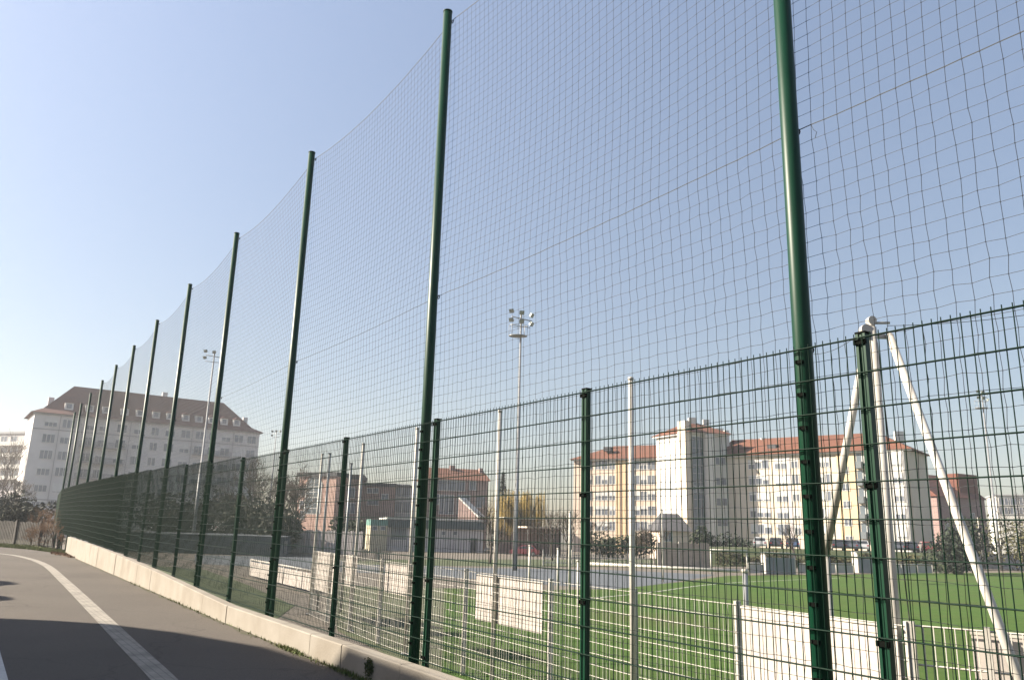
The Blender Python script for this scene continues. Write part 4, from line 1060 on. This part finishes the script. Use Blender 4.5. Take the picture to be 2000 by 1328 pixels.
def leafy(pos, rx, ry, rz, n, size, seed, label, m, name='bush', cat='bush', group=None, lobes=7, stem=True, base=0.0):
    rg = np.random.RandomState(seed)
    th = thing(name, pos, label, cat, group)
    mb = MB()
    C = []
    for k in range(lobes):
        C.append((rg.uniform(-.6, .6)*rx, rg.uniform(-.6, .6)*ry, rz*(.35+.5*rg.rand()), rg.uniform(.35, .6)))
    C.append((0, 0, rz*.5, .6))
    for i in range(n):
        cx, cy, cz, s = C[rg.randint(len(C))]
        d = rg.normal(size=3); d /= np.linalg.norm(d); rr = (.55+.45*rg.rand()**.5)
        c = np.array([cx+d[0]*rx*s*rr, cy+d[1]*ry*s*rr, max(.03, cz+d[2]*rz*s*.85*rr)+base]) + np.array(pos, float)
        a = rg.normal(size=3); a /= np.linalg.norm(a); bb_ = np.cross(a, rg.normal(size=3)); bb_ /= np.linalg.norm(bb_)
        sz = size*rg.uniform(.5, 1.3)
        mb.poly([c-a*sz, c-bb_*sz*.45, c+a*sz, c+bb_*sz*.45])
    if stem:
        sb = MB()
        for k in range(4):
            an = rg.uniform(0, 6.28); sb.tube([np.array(pos, float), np.array(pos, float)+np.array([cos(an)*rx*.3, sin(an)*ry*.3, rz*.6+base])], [.05, .02], n=5)
        sb.build('stem', M['bark'], th)
    mb.build('foliage', M[m], th)
    return th
def gp(x, D, z=FIELD): p = at_d(x, 1000, D); return (p[0], p[1], z)
# behind the fence, left of centre
bt_spec = [(505, 150, 17.5, 'bare tree rising just right of the left apartment block'), (548, 132, 15., 'bare tree behind the third nearest green pole, above the brick roofs'),
           (575, 120, 11.5, 'bare tree touching the left end of the pink brick building'), (470, 120, 9.5, 'bare tree below the right end of the apartment block'), (435, 125, 9, 'bare tree between two green poles below the apartment block')]
for i, (x, D, h, lab) in enumerate(bt_spec):
    bare_tree(gp(x, D), h, 30+i, lab, depth=6, r0=.26, twr=4.5)
for i, (x, D, rx, rz, lab) in enumerate([(330, 105, 7, 5.5, 'dark evergreen thicket at the left behind the fence, above the parked cars'), (395, 112, 6, 6.5, 'dark evergreen mass behind the left floodlight mast'),
                                       (455, 108, 6, 6.0, 'dark evergreen mass between the third and fourth green poles'), (520, 104, 5.5, 5.5, 'dark evergreen bush left of the pink brick building'),
                                       (556, 100, 4, 4.5, 'dark bush directly beside the pink brick building'), (700, 126, 4.2, 3.8, 'dark green shrub left of the yellow kiosk')]):
    leafy(gp(x, D), rx, 3, rz*1.05, 2000, .34, 50+i, lab, 'scrub' if i != 5 else 'evergreen', name='evergreen_bush', group='dark evergreens behind the fence')
# willow
wp = gp(1030, 128); th = thing('willow_tree', wp, 'yellow-twigged bare willow right of the central floodlight mast', 'tree')
rg = random.Random(5); tr, cr = MB(), MB()
tr.tube([wp, np.array(wp)+(0.1, 0, 2.2), np.array(wp)+(0, 0, 3.4)], [.35, .28, .2], n=8)
for k in range(16):
    an = rg.uniform(0, 6.28); rr = rg.uniform(.4, 1); e = np.array(wp)+np.array([cos(an)*6.2*rr, sin(an)*4.0*rr, 10.2-3.0*rr**2+rg.uniform(-.4, .3)])
    mid = (np.array(wp)+(0, 0, 3.2)+e)/2+np.array([0, 0, .8])
    tr.tube([np.array(wp)+(0, 0, 3.1), mid, e], [.13, .08, .03], n=5)
    for j in range(70):
        t = rg.uniform(.35, 1); bp_ = (mid+(e-mid)*(t-.35)/.65) + np.array([rg.gauss(0, .5), rg.gauss(0, .5), rg.gauss(0.1, .25)])
        L = rg.uniform(1.5, 5.0); ox, oy = cos(an)*rg.uniform(0, .6), sin(an)*rg.uniform(0, .6)
        cr.tube([bp_, bp_+(ox*.6, oy*.6, .15), bp_+(ox, oy, -L*.5), bp_+(ox*1.1, oy*1.1, -L)], [.03, .028, .022, .016], n=3, cap=False)
tr.build('trunk', M['bark'], th); cr.build('crown', M['willow'], th)
# conifer
cp = gp(981, 140); th = thing('conifer_tree', cp, 'dark pointed conifer between terraced house and floodlight mast', 'tree')
tr, cr = MB(), MB(); tr.tube([cp, np.array(cp)+(0, 0, 13.2)], [.22, .03], n=7)
rgn = np.random.RandomState(4)
for k in range(1500):
    z = rgn.rand()**1.3; r = (1-z)*1.9*(.75+.5*rgn.rand()) + .08; an = rgn.rand()*6.28
    c = np.array(cp)+np.array([cos(an)*r, sin(an)*r, 1.0+z*12.2-.15*r]); d = np.array([cos(an), sin(an), -.4]); w_ = np.array([-sin(an), cos(an), .2])
    cr.poly([c-d*.45, c-w_*.13, c+d*.35, c+w_*.13])
tr.build('trunk', M['bark'], th); cr.build('crown', M['conifer'], th)
for i, (x, D, h, lab) in enumerate([(960, 84, 6.0, 'small bare tree at the left side of the yellow willow'), (1080, 98, 7.2, 'bare tree at the right side of the yellow willow'), (1108, 110, 7.6, 'bare tree by the left end of the cream apartment building'),
                                    (1165, 100, 5.2, 'small bare tree before the left wing of the cream building'), (1235, 96, 5.0, 'small bare tree behind the tallest looking white post'), (1277, 90, 4.6, 'small bare tree left of the low pink annex'),
                                    (1552, 100, 5.4, 'small bare tree before the right wing, left of the nearest green pole'), (1975, 150, 12.0, 'bare tree in front of the white block at the right edge'), (2030, 140, 14, 'bare tree just beyond the right edge'), (1845, 170, 9.5, 'bare tree behind the red-roofed houses')]):
    bare_tree(gp(x, D), h*1.15, 70+i, lab, depth=5, r0=.14, twr=2.0)
for i, (x, D, rx, rz, m, lab) in enumerate([(1190, 118, 4.0, 2.3, 'evergreen', 'green bush right of the second nearest fence post'), (1248, 118, 2.7, 2.6, 'conifer', 'round dark bush right of the tallest looking white post'), (1373, 112, 2.0, 3.4, 'evergreen', 'small green tree against the white stair tower'),
                                            (1418, 120, 4.6, 2.6, 'conifer', 'dark hedge below the stair tower behind the small goal'), (1840, 92, 3.6, 3.8, 'conifer', 'dark bush left of the raking white strut, under the red roofs'), (1888, 96, 4.5, 4.6, 'conifer', 'large dark bush right of the raking white strut'),
                                            (1975, 110, 6.5, 5.0, 'olive', 'olive brown shrubs under the white block at the right edge'), (2040, 105, 6, 5.2, 'olive', 'olive brown shrubs beyond the right edge')]):
    leafy(gp(x, D), rx, rx*.6, rz*1.2, 1500, .26, 90+i, lab, m, name='bush', group='bushes behind the pitch')
# long hedge on the far bank
hb = MB(); rgn = np.random.RandomState(8)
a = np.array(gp(1395, 97.5)); c = np.array(gp(1818, 99)); dirn = (c-a)/np.linalg.norm(c-a)
for k in range(5200):
    t = rgn.rand()*np.linalg.norm(c-a); z = rgn.rand()**.8*1.7*(.85+.25*sin(t*1.1)); o = rgn.normal()*.5
    q = a + dirn*t + np.array([-dirn[1], dirn[0], 0])*o + np.array([0, 0, z])
    d1 = rgn.normal(size=3); d1 /= np.linalg.norm(d1); d2 = np.cross(d1, rgn.normal(size=3)); d2 /= np.linalg.norm(d2); s_ = .17*rgn.uniform(.6, 1.4)
    hb.poly([q-d1*s_, q-d2*s_*.5, q+d1*s_, q+d2*s_*.5])
th = thing('hedge', (a+c)/2, 'long low olive hedge along the far side of the pitch below the parked cars', 'hedge')
hb.build('foliage', M['olive'], th)
sb = MB()
for k in range(40):
    q = a+dirn*np.linalg.norm(c-a)*(k+.5)/40; sb.tube([q, q+(0.1, 0, .9)], [.03, .015], n=4)
sb.build('stem', M['bark'], th)
# left edge vegetation
lspec = [(12, 62, 3.2, 2.7, 'scrub', 'dark evergreen bush at the left edge behind the palisade'), (50, 66, 3.4, 2.5, 'scrub', 'dark green bush behind the palisade, left of the dry brown bush'), (8, 78, 3.6, 3.8, 'scrub', 'tallest dark evergreen bush at the extreme left edge')]
for i, (x, D, rx, rz, m, lab) in enumerate(lspec):
    leafy(gp(x, D, -.3), rx, rx*.7, rz, 2600, .2 if D < 100 else .4, 120+i, lab, m, name='evergreen_bush', group='evergreens by the left edge')
for i, (x, D, h, lab) in enumerate([(96, 44.5, 3.0, 'dry red-brown bush left of the far end of the fence'), (114, 43, 3.4, 'dry rust-coloured bush at the foot of the farthest green pole'), (78, 55, 4.2, 'dry brown bush behind the middle of the palisade'), (121, 42.5, 1.6, 'low dry scrub at the end of the concrete wall'), (104, 45, 2.6, 'dry rust-brown bush between two taller dry bushes'), (86, 46, 2.2, 'thin dry bush in front of the palisade right end'), (70, 47, 1.7, 'lowest thin dry bush in front of the palisade')]):
    bare_tree(gp(x, D, -.05), h, 140+i, lab, mat_c='twig_red', depth=5, r0=.035, trunk_frac=.22, spread=.95, name='dry_bush', group='dry bushes by the fence end', twr=.75)
for i, (x, D, h, lab) in enumerate([(-5, 150, 19, 'bare tree at the extreme left edge before the balconies'), (28, 135, 10, 'bare tree at the foot of the apartment block, left edge')]):
    bare_tree(gp(x, D, -.3), h, 160+i, lab, depth=6, r0=.24, twr=4.0)
# grass tufts of the verge and dead leaves
gb = MB(); rgn = np.random.RandomState(11)
for k in range(9000):
    x = rgn.uniform(-60, 188); yb = np.interp(x, [-60, 0, 60, 120, 182], [1065, 1068, 1073, 1081, 1094]); y = yb - abs(rgn.normal())*3.2
    p = on_z(x, y, 0.0); s_ = .05+.06*rgn.rand(); an = rgn.rand()*6.28
    gb.poly([p+(cos(an)*.02, sin(an)*.02, -.01), p-(cos(an)*.02, sin(an)*.02, .01), p+(rgn.normal()*.03, rgn.normal()*.03, s_)])
tag(gb.build('grass', M['weed']), kind='stuff')
lb = MB()
for k in range(2600):
    x = rgn.uniform(100, 192); yb = np.interp(x, [100, 150, 192], [1078, 1087, 1096]); y = yb + rgn.normal()*2.0-2
    p = on_z(x, y, 0.01+.03*rgn.rand()); d1 = rgn.normal(size=3); d1 /= np.linalg.norm(d1); d2 = np.cross(d1, rgn.normal(size=3)); d2 /= np.linalg.norm(d2)
    lb.poly([p-d1*.05, p-d2*.03, p+d1*.05, p+d2*.03])
tag(lb.build('dead_leaves', M['twig_red']), kind='stuff')
# silt lying in the gutter along the wall
b = MB(); gs = np.arange(-6, 43, .5)
for q0_, q1_ in zip(gs[:-1], gs[1:]):
    w0_ = .07+.04*sin(q0_*3.1)+.03*sin(q0_*7.7); w1_ = .07+.04*sin(q1_*3.1)+.03*sin(q1_*7.7)
    b.quad(sn(q0_, fence_n(q0_)-.2-w0_-.03, .0035), sn(q0_, fence_n(q0_)-.2, .0035), sn(q1_, fence_n(q1_)-.2, .0035), sn(q1_, fence_n(q1_)-.2-w1_-.03, .0035))
tag(b.build('gutter_silt', M['silt']), kind='structure')
# weeds at the foot of the wall
wb_ = MB()
for k in range(1500):
    s = rgn.choice([rgn.uniform(5, 24), rgn.normal(10.6, .25), rgn.normal(8.6, .5), rgn.normal(7.3, .4)]); n = fence_n(s)-.235-abs(rgn.normal())*.035
    p = sn(s, n, .003); h_ = .02+.04*rgn.rand(); an = rgn.rand()*6.28
    wb_.poly([p+(cos(an)*.008, sin(an)*.008, 0), p-(cos(an)*.008, sin(an)*.008, 0), p+(rgn.normal()*.02, rgn.normal()*.02, h_)])
tag(wb_.build('wall_weeds', M['weed']), kind='stuff')
# moss cushion on the wall face
mp_ = sn(8.25, fence_n(8.25)-.225, .17); th = thing('moss_clump', mp_, 'dark moss and weed clump growing on the face of the concrete wall', 'plant')
mb = MB()
for k in range(500):
    q = mp_ + DV*rgn.normal()*.035 + np.array([0, 0, rgn.normal()*.036-.03]) - NV*abs(rgn.normal())*.015; d1 = rgn.normal(size=3); d1 /= np.linalg.norm(d1); d2 = np.cross(d1, rgn.normal(size=3)); d2 /= np.linalg.norm(d2)
    mb.poly([q-d1*.014, q-d2*.008, q+d1*.014, q+d2*.008])
mb.build('leaves', M['moss'], th)

# ------------------------------------------------------------------ board fences in the background
def palisade(name, P, Q, h, bw, gap, m, label, z0=FIELD, posts_every=2.4, pm='wood_grey', posth=.15, hvar=.03):
    P = np.array(P[:2], float); Q = np.array(Q[:2], float); L = np.linalg.norm(Q-P); t = (Q-P)/L; nn = np.array([t[1], -t[0]])
    if nn @ -P < 0: nn = -nn
    th = thing(name, (*((P+Q)/2), z0), label, 'fence')
    mb = MB(); rg = random.Random(len(label)); k = int(L/(bw+gap))
    for i in range(k):
        c = P+t*((i+.5)*(bw+gap)); hh = h*(1+rg.uniform(-hvar, hvar))
        mb.box((c[0], c[1], z0+.05+hh/2), (bw, .02, hh), (*t, 0), (*nn, 0))
    for z in (.3, h-.25):
        c = (P+Q)/2-nn*.04; mb.box((c[0], c[1], z0+z), (L, .05, .08), (*t, 0), (*nn, 0))
    mb.build('board_panel', M[m], th)
    for i in range(int(L/posts_every)+1):
        c = P+t*min(i*posts_every, L)+nn*.05
        mb = MB(); mb.box((c[0], c[1], z0+(h+posth)/2), (.10, .08, h+posth), (*t, 0), (*nn, 0)); mb.build('post', M[pm], th)
palisade('wooden_fence', on_z(275, 1075, FIELD), on_z(560, 1086, FIELD), 1.55, .13, .02, 'club_wall', 'long grey board fence behind the left part of the mesh, before the cars', pm='galv')
palisade('wooden_fence', on_z(548, 1078, FIELD), on_z(706, 1084, FIELD), 2.7, .14, .02, 'club_wall', 'taller grey board fence with pale posts below the pink brick building', pm='white_steel')
palisade('wooden_fence', on_z(690, 1096, FIELD), on_z(765, 1098, FIELD), 1.2, .10, .10, 'wood_pale', 'low pale picket fence below the yellow kiosk', pm='white_steel')
palisade('wooden_fence', on_z(1285, 1108, FIELD), on_z(1390, 1110, FIELD), 2.55, .20, .012, 'wood_pale', 'tall pale board hoarding left of the small goal', pm='white_steel')
palisade('wooden_fence', on_z(1060, 1104, FIELD), on_z(1285, 1107, FIELD), 1.1, .05, .22, 'white_steel', 'slender white picket railing in front of the bushes', pm='white_steel', posts_every=3.2, posth=.5)
palisade('wooden_fence', on_z(1826, 1111, FIELD), on_z(2120, 1113, FIELD), 2.1, .2, .015, 'club_wall', 'grey board fence along the far touchline at the right', pm='white_steel')
palisade('wooden_fence', on_z(-60, 1058, 0), on_z(122, 1068, 0), 1.3, .10, .06, 'wood_dark', 'weathered grey palisade beside the road bend at the left edge', z0=0.0, pm='wood_dark')
# far touchline posts
for x, yt, yb, lab in ((1815, 1008, 1100, 'slim white post with a diagonal stay at the far right touchline'), (1917, 1012, 1112, 'slim white post left of the right floodlight mast'), (1968, 1016, 1106, 'slim white post right of the right floodlight mast')):
    p = on_z(x+4, yb+2, FIELD); zt_ = at_d(x, yt, p[1])[2]
    th = thing('white_post', (p[0], p[1], FIELD), lab, 'post', 'slim white posts on the far touchline')
    mb = MB(); mb.tube([(p[0], p[1], FIELD), (p[0], p[1], zt_)], .09, n=8); mb.build('shaft', M['white_steel'], th)
    if x == 1815:
        mb = MB(); mb.tube([(p[0]+.1, p[1], zt_-1.0), (p[0]+1.1, p[1], FIELD+1.2)], .06, n=6); mb.build('stay', M['white_steel'], th)
    else:
        mb = MB(); mb.tube([(p[0], p[1], zt_), (p[0], p[1], zt_+.1)], .11, n=8); mb.build('post_cap', M['white_steel'], th)
for x, yt, D, lab in ((1113, 1000, 47, 'thin pale post in front of the lower shelter, left of a fence post'), (1293, 996, 60, 'slanting looking thin white post before the pink annex'), (1035, 1066, 44, 'short white post below the red car'), (1090, 1072, 46, 'short white post right of the red car')):
    p = at_d(x, yt, D); th = thing('white_post', (p[0], p[1], FIELD), lab, 'post', 'thin posts around the car park')
    mb = MB(); mb.tube([(p[0], p[1], FIELD), (p[0], p[1], p[2])], .06, n=8); mb.build('shaft', M['white_steel'], th)
    mb = MB(); mb.tube([(p[0], p[1], p[2]), (p[0], p[1], p[2]+.06)], .075, n=8); mb.build('post_cap', M['white_steel'], th)

# ------------------------------------------------------------------ cars
car_paint = {}
def paint(nm, c):
    if nm not in car_paint: car_paint[nm] = mat('car_paint_'+nm, c, tuple(x*.95 for x in c), scale=2, rough=0.3, coat=.6)
    return car_paint[nm]
def car(pos, rz, nm, c, label, van=False, group='parked cars'):
    th = thing('parked_car', (0, 0, 0), label, 'car', group)
    W = .86
    roof = 1.46 if not van else 1.85
    low = [(-2.05, .28), (-2.12, .55), (-2.02, .86), (-1.2, .92), (1.1, .94), (2.0, .80), (2.12, .55), (2.05, .28)]
    cab = [(-1.75, .90), (-1.25 if not van else -1.7, roof-.08), (-.9, roof), (.25, roof), (1.15, .93)] if not van else [(-2.0, .88), (-1.95, roof-.08), (-1.7, roof), (.6, roof), (1.5, .93)]
    mb = MB()
    def extr(prof, w0, w1, zref):
        def wd(z): return w0 + (w1-w0)*max(0, min(1, (z-zref[0])/(zref[1]-zref[0])))
        L_ = [(x, wd(z), z) for x, z in prof]; R2 = [(x, -wd(z), z) for x, z in prof]
        mb.poly(L_[::-1]); mb.poly(R2)
        for k in range(len(prof)):
            k2 = (k+1) % len(prof); mb.quad(L_[k], L_[k2], R2[k2], R2[k])
    extr(low, W, W*.96, (.3, .95)); extr(cab, W*.94, W*.76, (.9, roof))
    body = mb.build('body', paint(nm, c), th)
    g = MB(); wz = lambda z: W*.94+(W*.76-W*.94)*(z-.9)/(roof-.9)
    x0, x1, x2, x3 = cab[0][0]+.22, cab[1][0]+.15, cab[3][0]-.02, cab[4][0]-.22
    for sgn in (1, -1):
        za, zb2 = .98, roof-.12
        g.poly([(x0, sgn*(wz(za)+.006), za), (x3, sgn*(wz(za)+.006), za), (x2, sgn*(wz(zb2)+.006), zb2), (x1, sgn*(wz(zb2)+.006), zb2)])
    def pane(pa, pb):
        d = np.array(pb)-np.array(pa); nrm = np.array([d[1], -d[0]]); nrm = nrm/np.linalg.norm(nrm)
        if pa[0] < 0: nrm = nrm if nrm[0] < 0 else -nrm
        else: nrm = nrm if nrm[0] > 0 else -nrm
        qa = np.array(pa)+d*.12+nrm*.006; qb = np.array(pa)+d*.88+nrm*.006
        g.quad((qa[0], wz(qa[1])*.9, qa[1]), (qa[0], -wz(qa[1])*.9, qa[1]), (qb[0], -wz(qb[1])*.9, qb[1]), (qb[0], wz(qb[1])*.9, qb[1]))
    pane(cab[0], cab[1]); pane(cab[4], cab[3])
    g.build('window', M['car_glass'], th)
    for x in (-1.3, 1.32):
        for sgn in (1, -1):
            mb = MB(); mb.tube([(x, sgn*(W-.16), .31), (x, sgn*(W+.01), .31)], .31, n=16); wh = mb.build('wheel', M['tyre'], th)
            mb = MB(); mb.tube([(x, sgn*(W+.0), .31), (x, sgn*(W+.022), .31)], .19, n=12); mb.build('rim', M['galv'], wh)
    for sgn in (1, -1):
        mb = MB(); mb.box((2.03, sgn*.62, .68), (.12, .30, .13)); mb.build('headlight', M['lampglass'], th)
        mb = MB(); mb.box((-2.06, sgn*.66, .74), (.1, .22, .14)); mb.build('tail_light', M['red_light'], th)
    th.location = pos; th.rotation_euler = (0, 0, rz)
    return th
zs_ = at_d(326, 1040, 95)[2]
car((at_d(326, 1040, 112)[0], 112, zs_), 1.2, 'white', (.75, .75, .74), 'white van parked at the left behind the mesh fence', van=True)
car((at_d(440, 1040, 110)[0], 110, zs_), 1.0, 'white', (.75, .75, .74), 'white car parked between the third and fourth green poles')
car(tuple(on_z(1026, 1085, FIELD)), 2.9, 'red', (.16, .02, .025), 'dark red car at the foot of the central floodlight mast')
car(tuple(on_z(705, 1070, FIELD)), .3, 'grey', (.10, .11, .13), 'dark grey car parked left of the yellow kiosk')
row = [(1482, 'silver', (.42, .43, .44), 'silver car, leftmost in the row before the cream building'), (1512, 'dark', (.03, .035, .045), 'black car, second from the left in the row before the cream building'),
       (1545, 'blue', (.05, .08, .15), 'dark blue car in the row, just left of the nearest green pole'), (1632, 'dark', (.03, .035, .045), 'black car in the row, right of the nearest green pole below the orange stripe'),
       (1655, 'grey', (.10, .11, .13), 'grey car in the row below the orange stripe'), (1678, 'silver', (.42, .43, .44), 'silver car in the row left of the fence post by the white mast'),
       (1745, 'grey', (.10, .11, .13), 'grey car in the row behind the white mast'), (1770, 'dark', (.03, .035, .045), 'black car in the row right of the white mast'), (1803, 'red', (.16, .02, .025), 'red car, rightmost in the row before the cream building')]
for x, nm, c, lab in row:
    p = at_d(x, 1000, 109); car((p[0], p[1], FIELD+2.0), 1.2+.1*random.random(), nm, c, lab, group='cars parked before the cream building')
# raised street at the far left that carries the parked cars there
zs = at_d(326, 1040, 95)[2]
b = MB(); a = np.array(gp(180, 91)); c = np.array(gp(560, 88)); a2 = np.array(gp(150, 135)); c2 = np.array(gp(600, 130))
up_ = lambda p: np.array([p[0], p[1], zs])
b.hexa([a, c, c2, a2, up_(a), up_(c), up_(c2), up_(a2)]); tag(b.build('raised_street', M['track']), kind='structure')
# bank that carries the car row
b = MB(); a = np.array(gp(1380, 99)); c = np.array(gp(1850, 100.5)); a2 = np.array(gp(1350, 117)); c2 = np.array(gp(1890, 113))
b.hexa([a, c, c2, a2, a+(0, 4.0, 2.0), c+(0, 4.0, 2.0), c2+(0, 0, 2.0), a2+(0, 0, 2.0)]); tag(b.build('car_park_bank', M['rough_grass']), kind='structure')

# ------------------------------------------------------------------ hazy air
HZ = MB(); HZ.box2((-420, -60, FIELD-1.2), (420, 420, 46))
hm = bpy.data.materials.new('haze_air'); hm.use_nodes = True
hn = hm.node_tree; hn.nodes.remove(hn.nodes['Principled BSDF'])
pv = hn.nodes.new('ShaderNodeVolumePrincipled'); pv.inputs['Color'].default_value = (0.90, 0.93, 0.97, 1); pv.inputs['Density'].default_value = 0.00052
pv.inputs['Anisotropy'].default_value = 0.3
hn.links.new(pv.outputs[0], hn.nodes['Material Output'].inputs['Volume'])
tag(HZ.build('haze', hm), kind='stuff')

# ------------------------------------------------------------------ out of view on the left: what casts the long shadows on the road
sh = [on_z(-60, 1205, 0), on_z(0, 1207, 0), on_z(100, 1211, 0), on_z(210, 1218, 0), on_z(350, 1235, 0), on_z(520, 1264, 0), on_z(640, 1300, 0)]
H_B = 8.0; tt = H_B/tan(SUN_EL); sh2 = np.array([-sin(SUN_AZ), cos(SUN_AZ)])*tt
pl = [p[:2]+sh2 for p in sh]
d_last = np.array([.87, -.49]); pl.append(pl[-1]+d_last*0.85); e1 = pl[-1]+np.array([.545, -.838])*9.0
e0 = pl[0]+np.array([-18, 1.0])
poly = [e0] + pl + [e1, e1+np.array([-14, -10]), e0+np.array([-4, -24])]
thb = thing('corner_building', (*pl[3], 0), 'flat-roofed building with a rounded corner standing left of the road, outside the view', 'building')
mb = MB(); mb.prism(poly[::-1], -.02, H_B-.25); mb.build('wall', M['cream'], thb)
mb = MB(); mb.prism(poly[::-1], H_B-.247, H_B); mb.build('roof', M['slate'], thb)
for (tipx, tipy, Rr, lab) in ((20, 1142, 1.45, 'round stand-in tree added outside the view to cast the farther rounded shadow on the road'), (9, 1172, 1.1, 'round stand-in tree added outside the view to cast the nearer rounded shadow on the road')):
    tip = on_z(tipx, tipy, 0); hz = np.array([-sin(SUN_AZ), cos(SUN_AZ), 0]); zc = 3.4
    c = tip + hz*(Rr/sin(SUN_EL)) + hz*(zc/tan(SUN_EL)); c[2] = 0
    th = thing('shadow_tree', c, lab, 'tree')  # unseen stand-in, added only for the rounded shadow it throws on the road
    mb = MB(); mb.tube([c, c+(0, 0, zc)], [.1, .07], n=8); mb.build('trunk', M['bark'], th)
    mb = MB(); rgn = np.random.RandomState(3)
    for k in range(5200):
        d = rgn.normal(size=3); d /= np.linalg.norm(d); q = c+np.array([0, 0, zc])+d*Rr*(.25+.75*rgn.rand()**.4)*(.97+.03*rgn.rand()); d1 = rgn.normal(size=3); d1 /= np.linalg.norm(d1); d2 = np.cross(d1, rgn.normal(size=3)); d2 /= np.linalg.norm(d2)
        mb.poly([q-d1*.12, q-d2*.08, q+d1*.12, q+d2*.08])
    mb.build('crown', M['evergreen'], th)
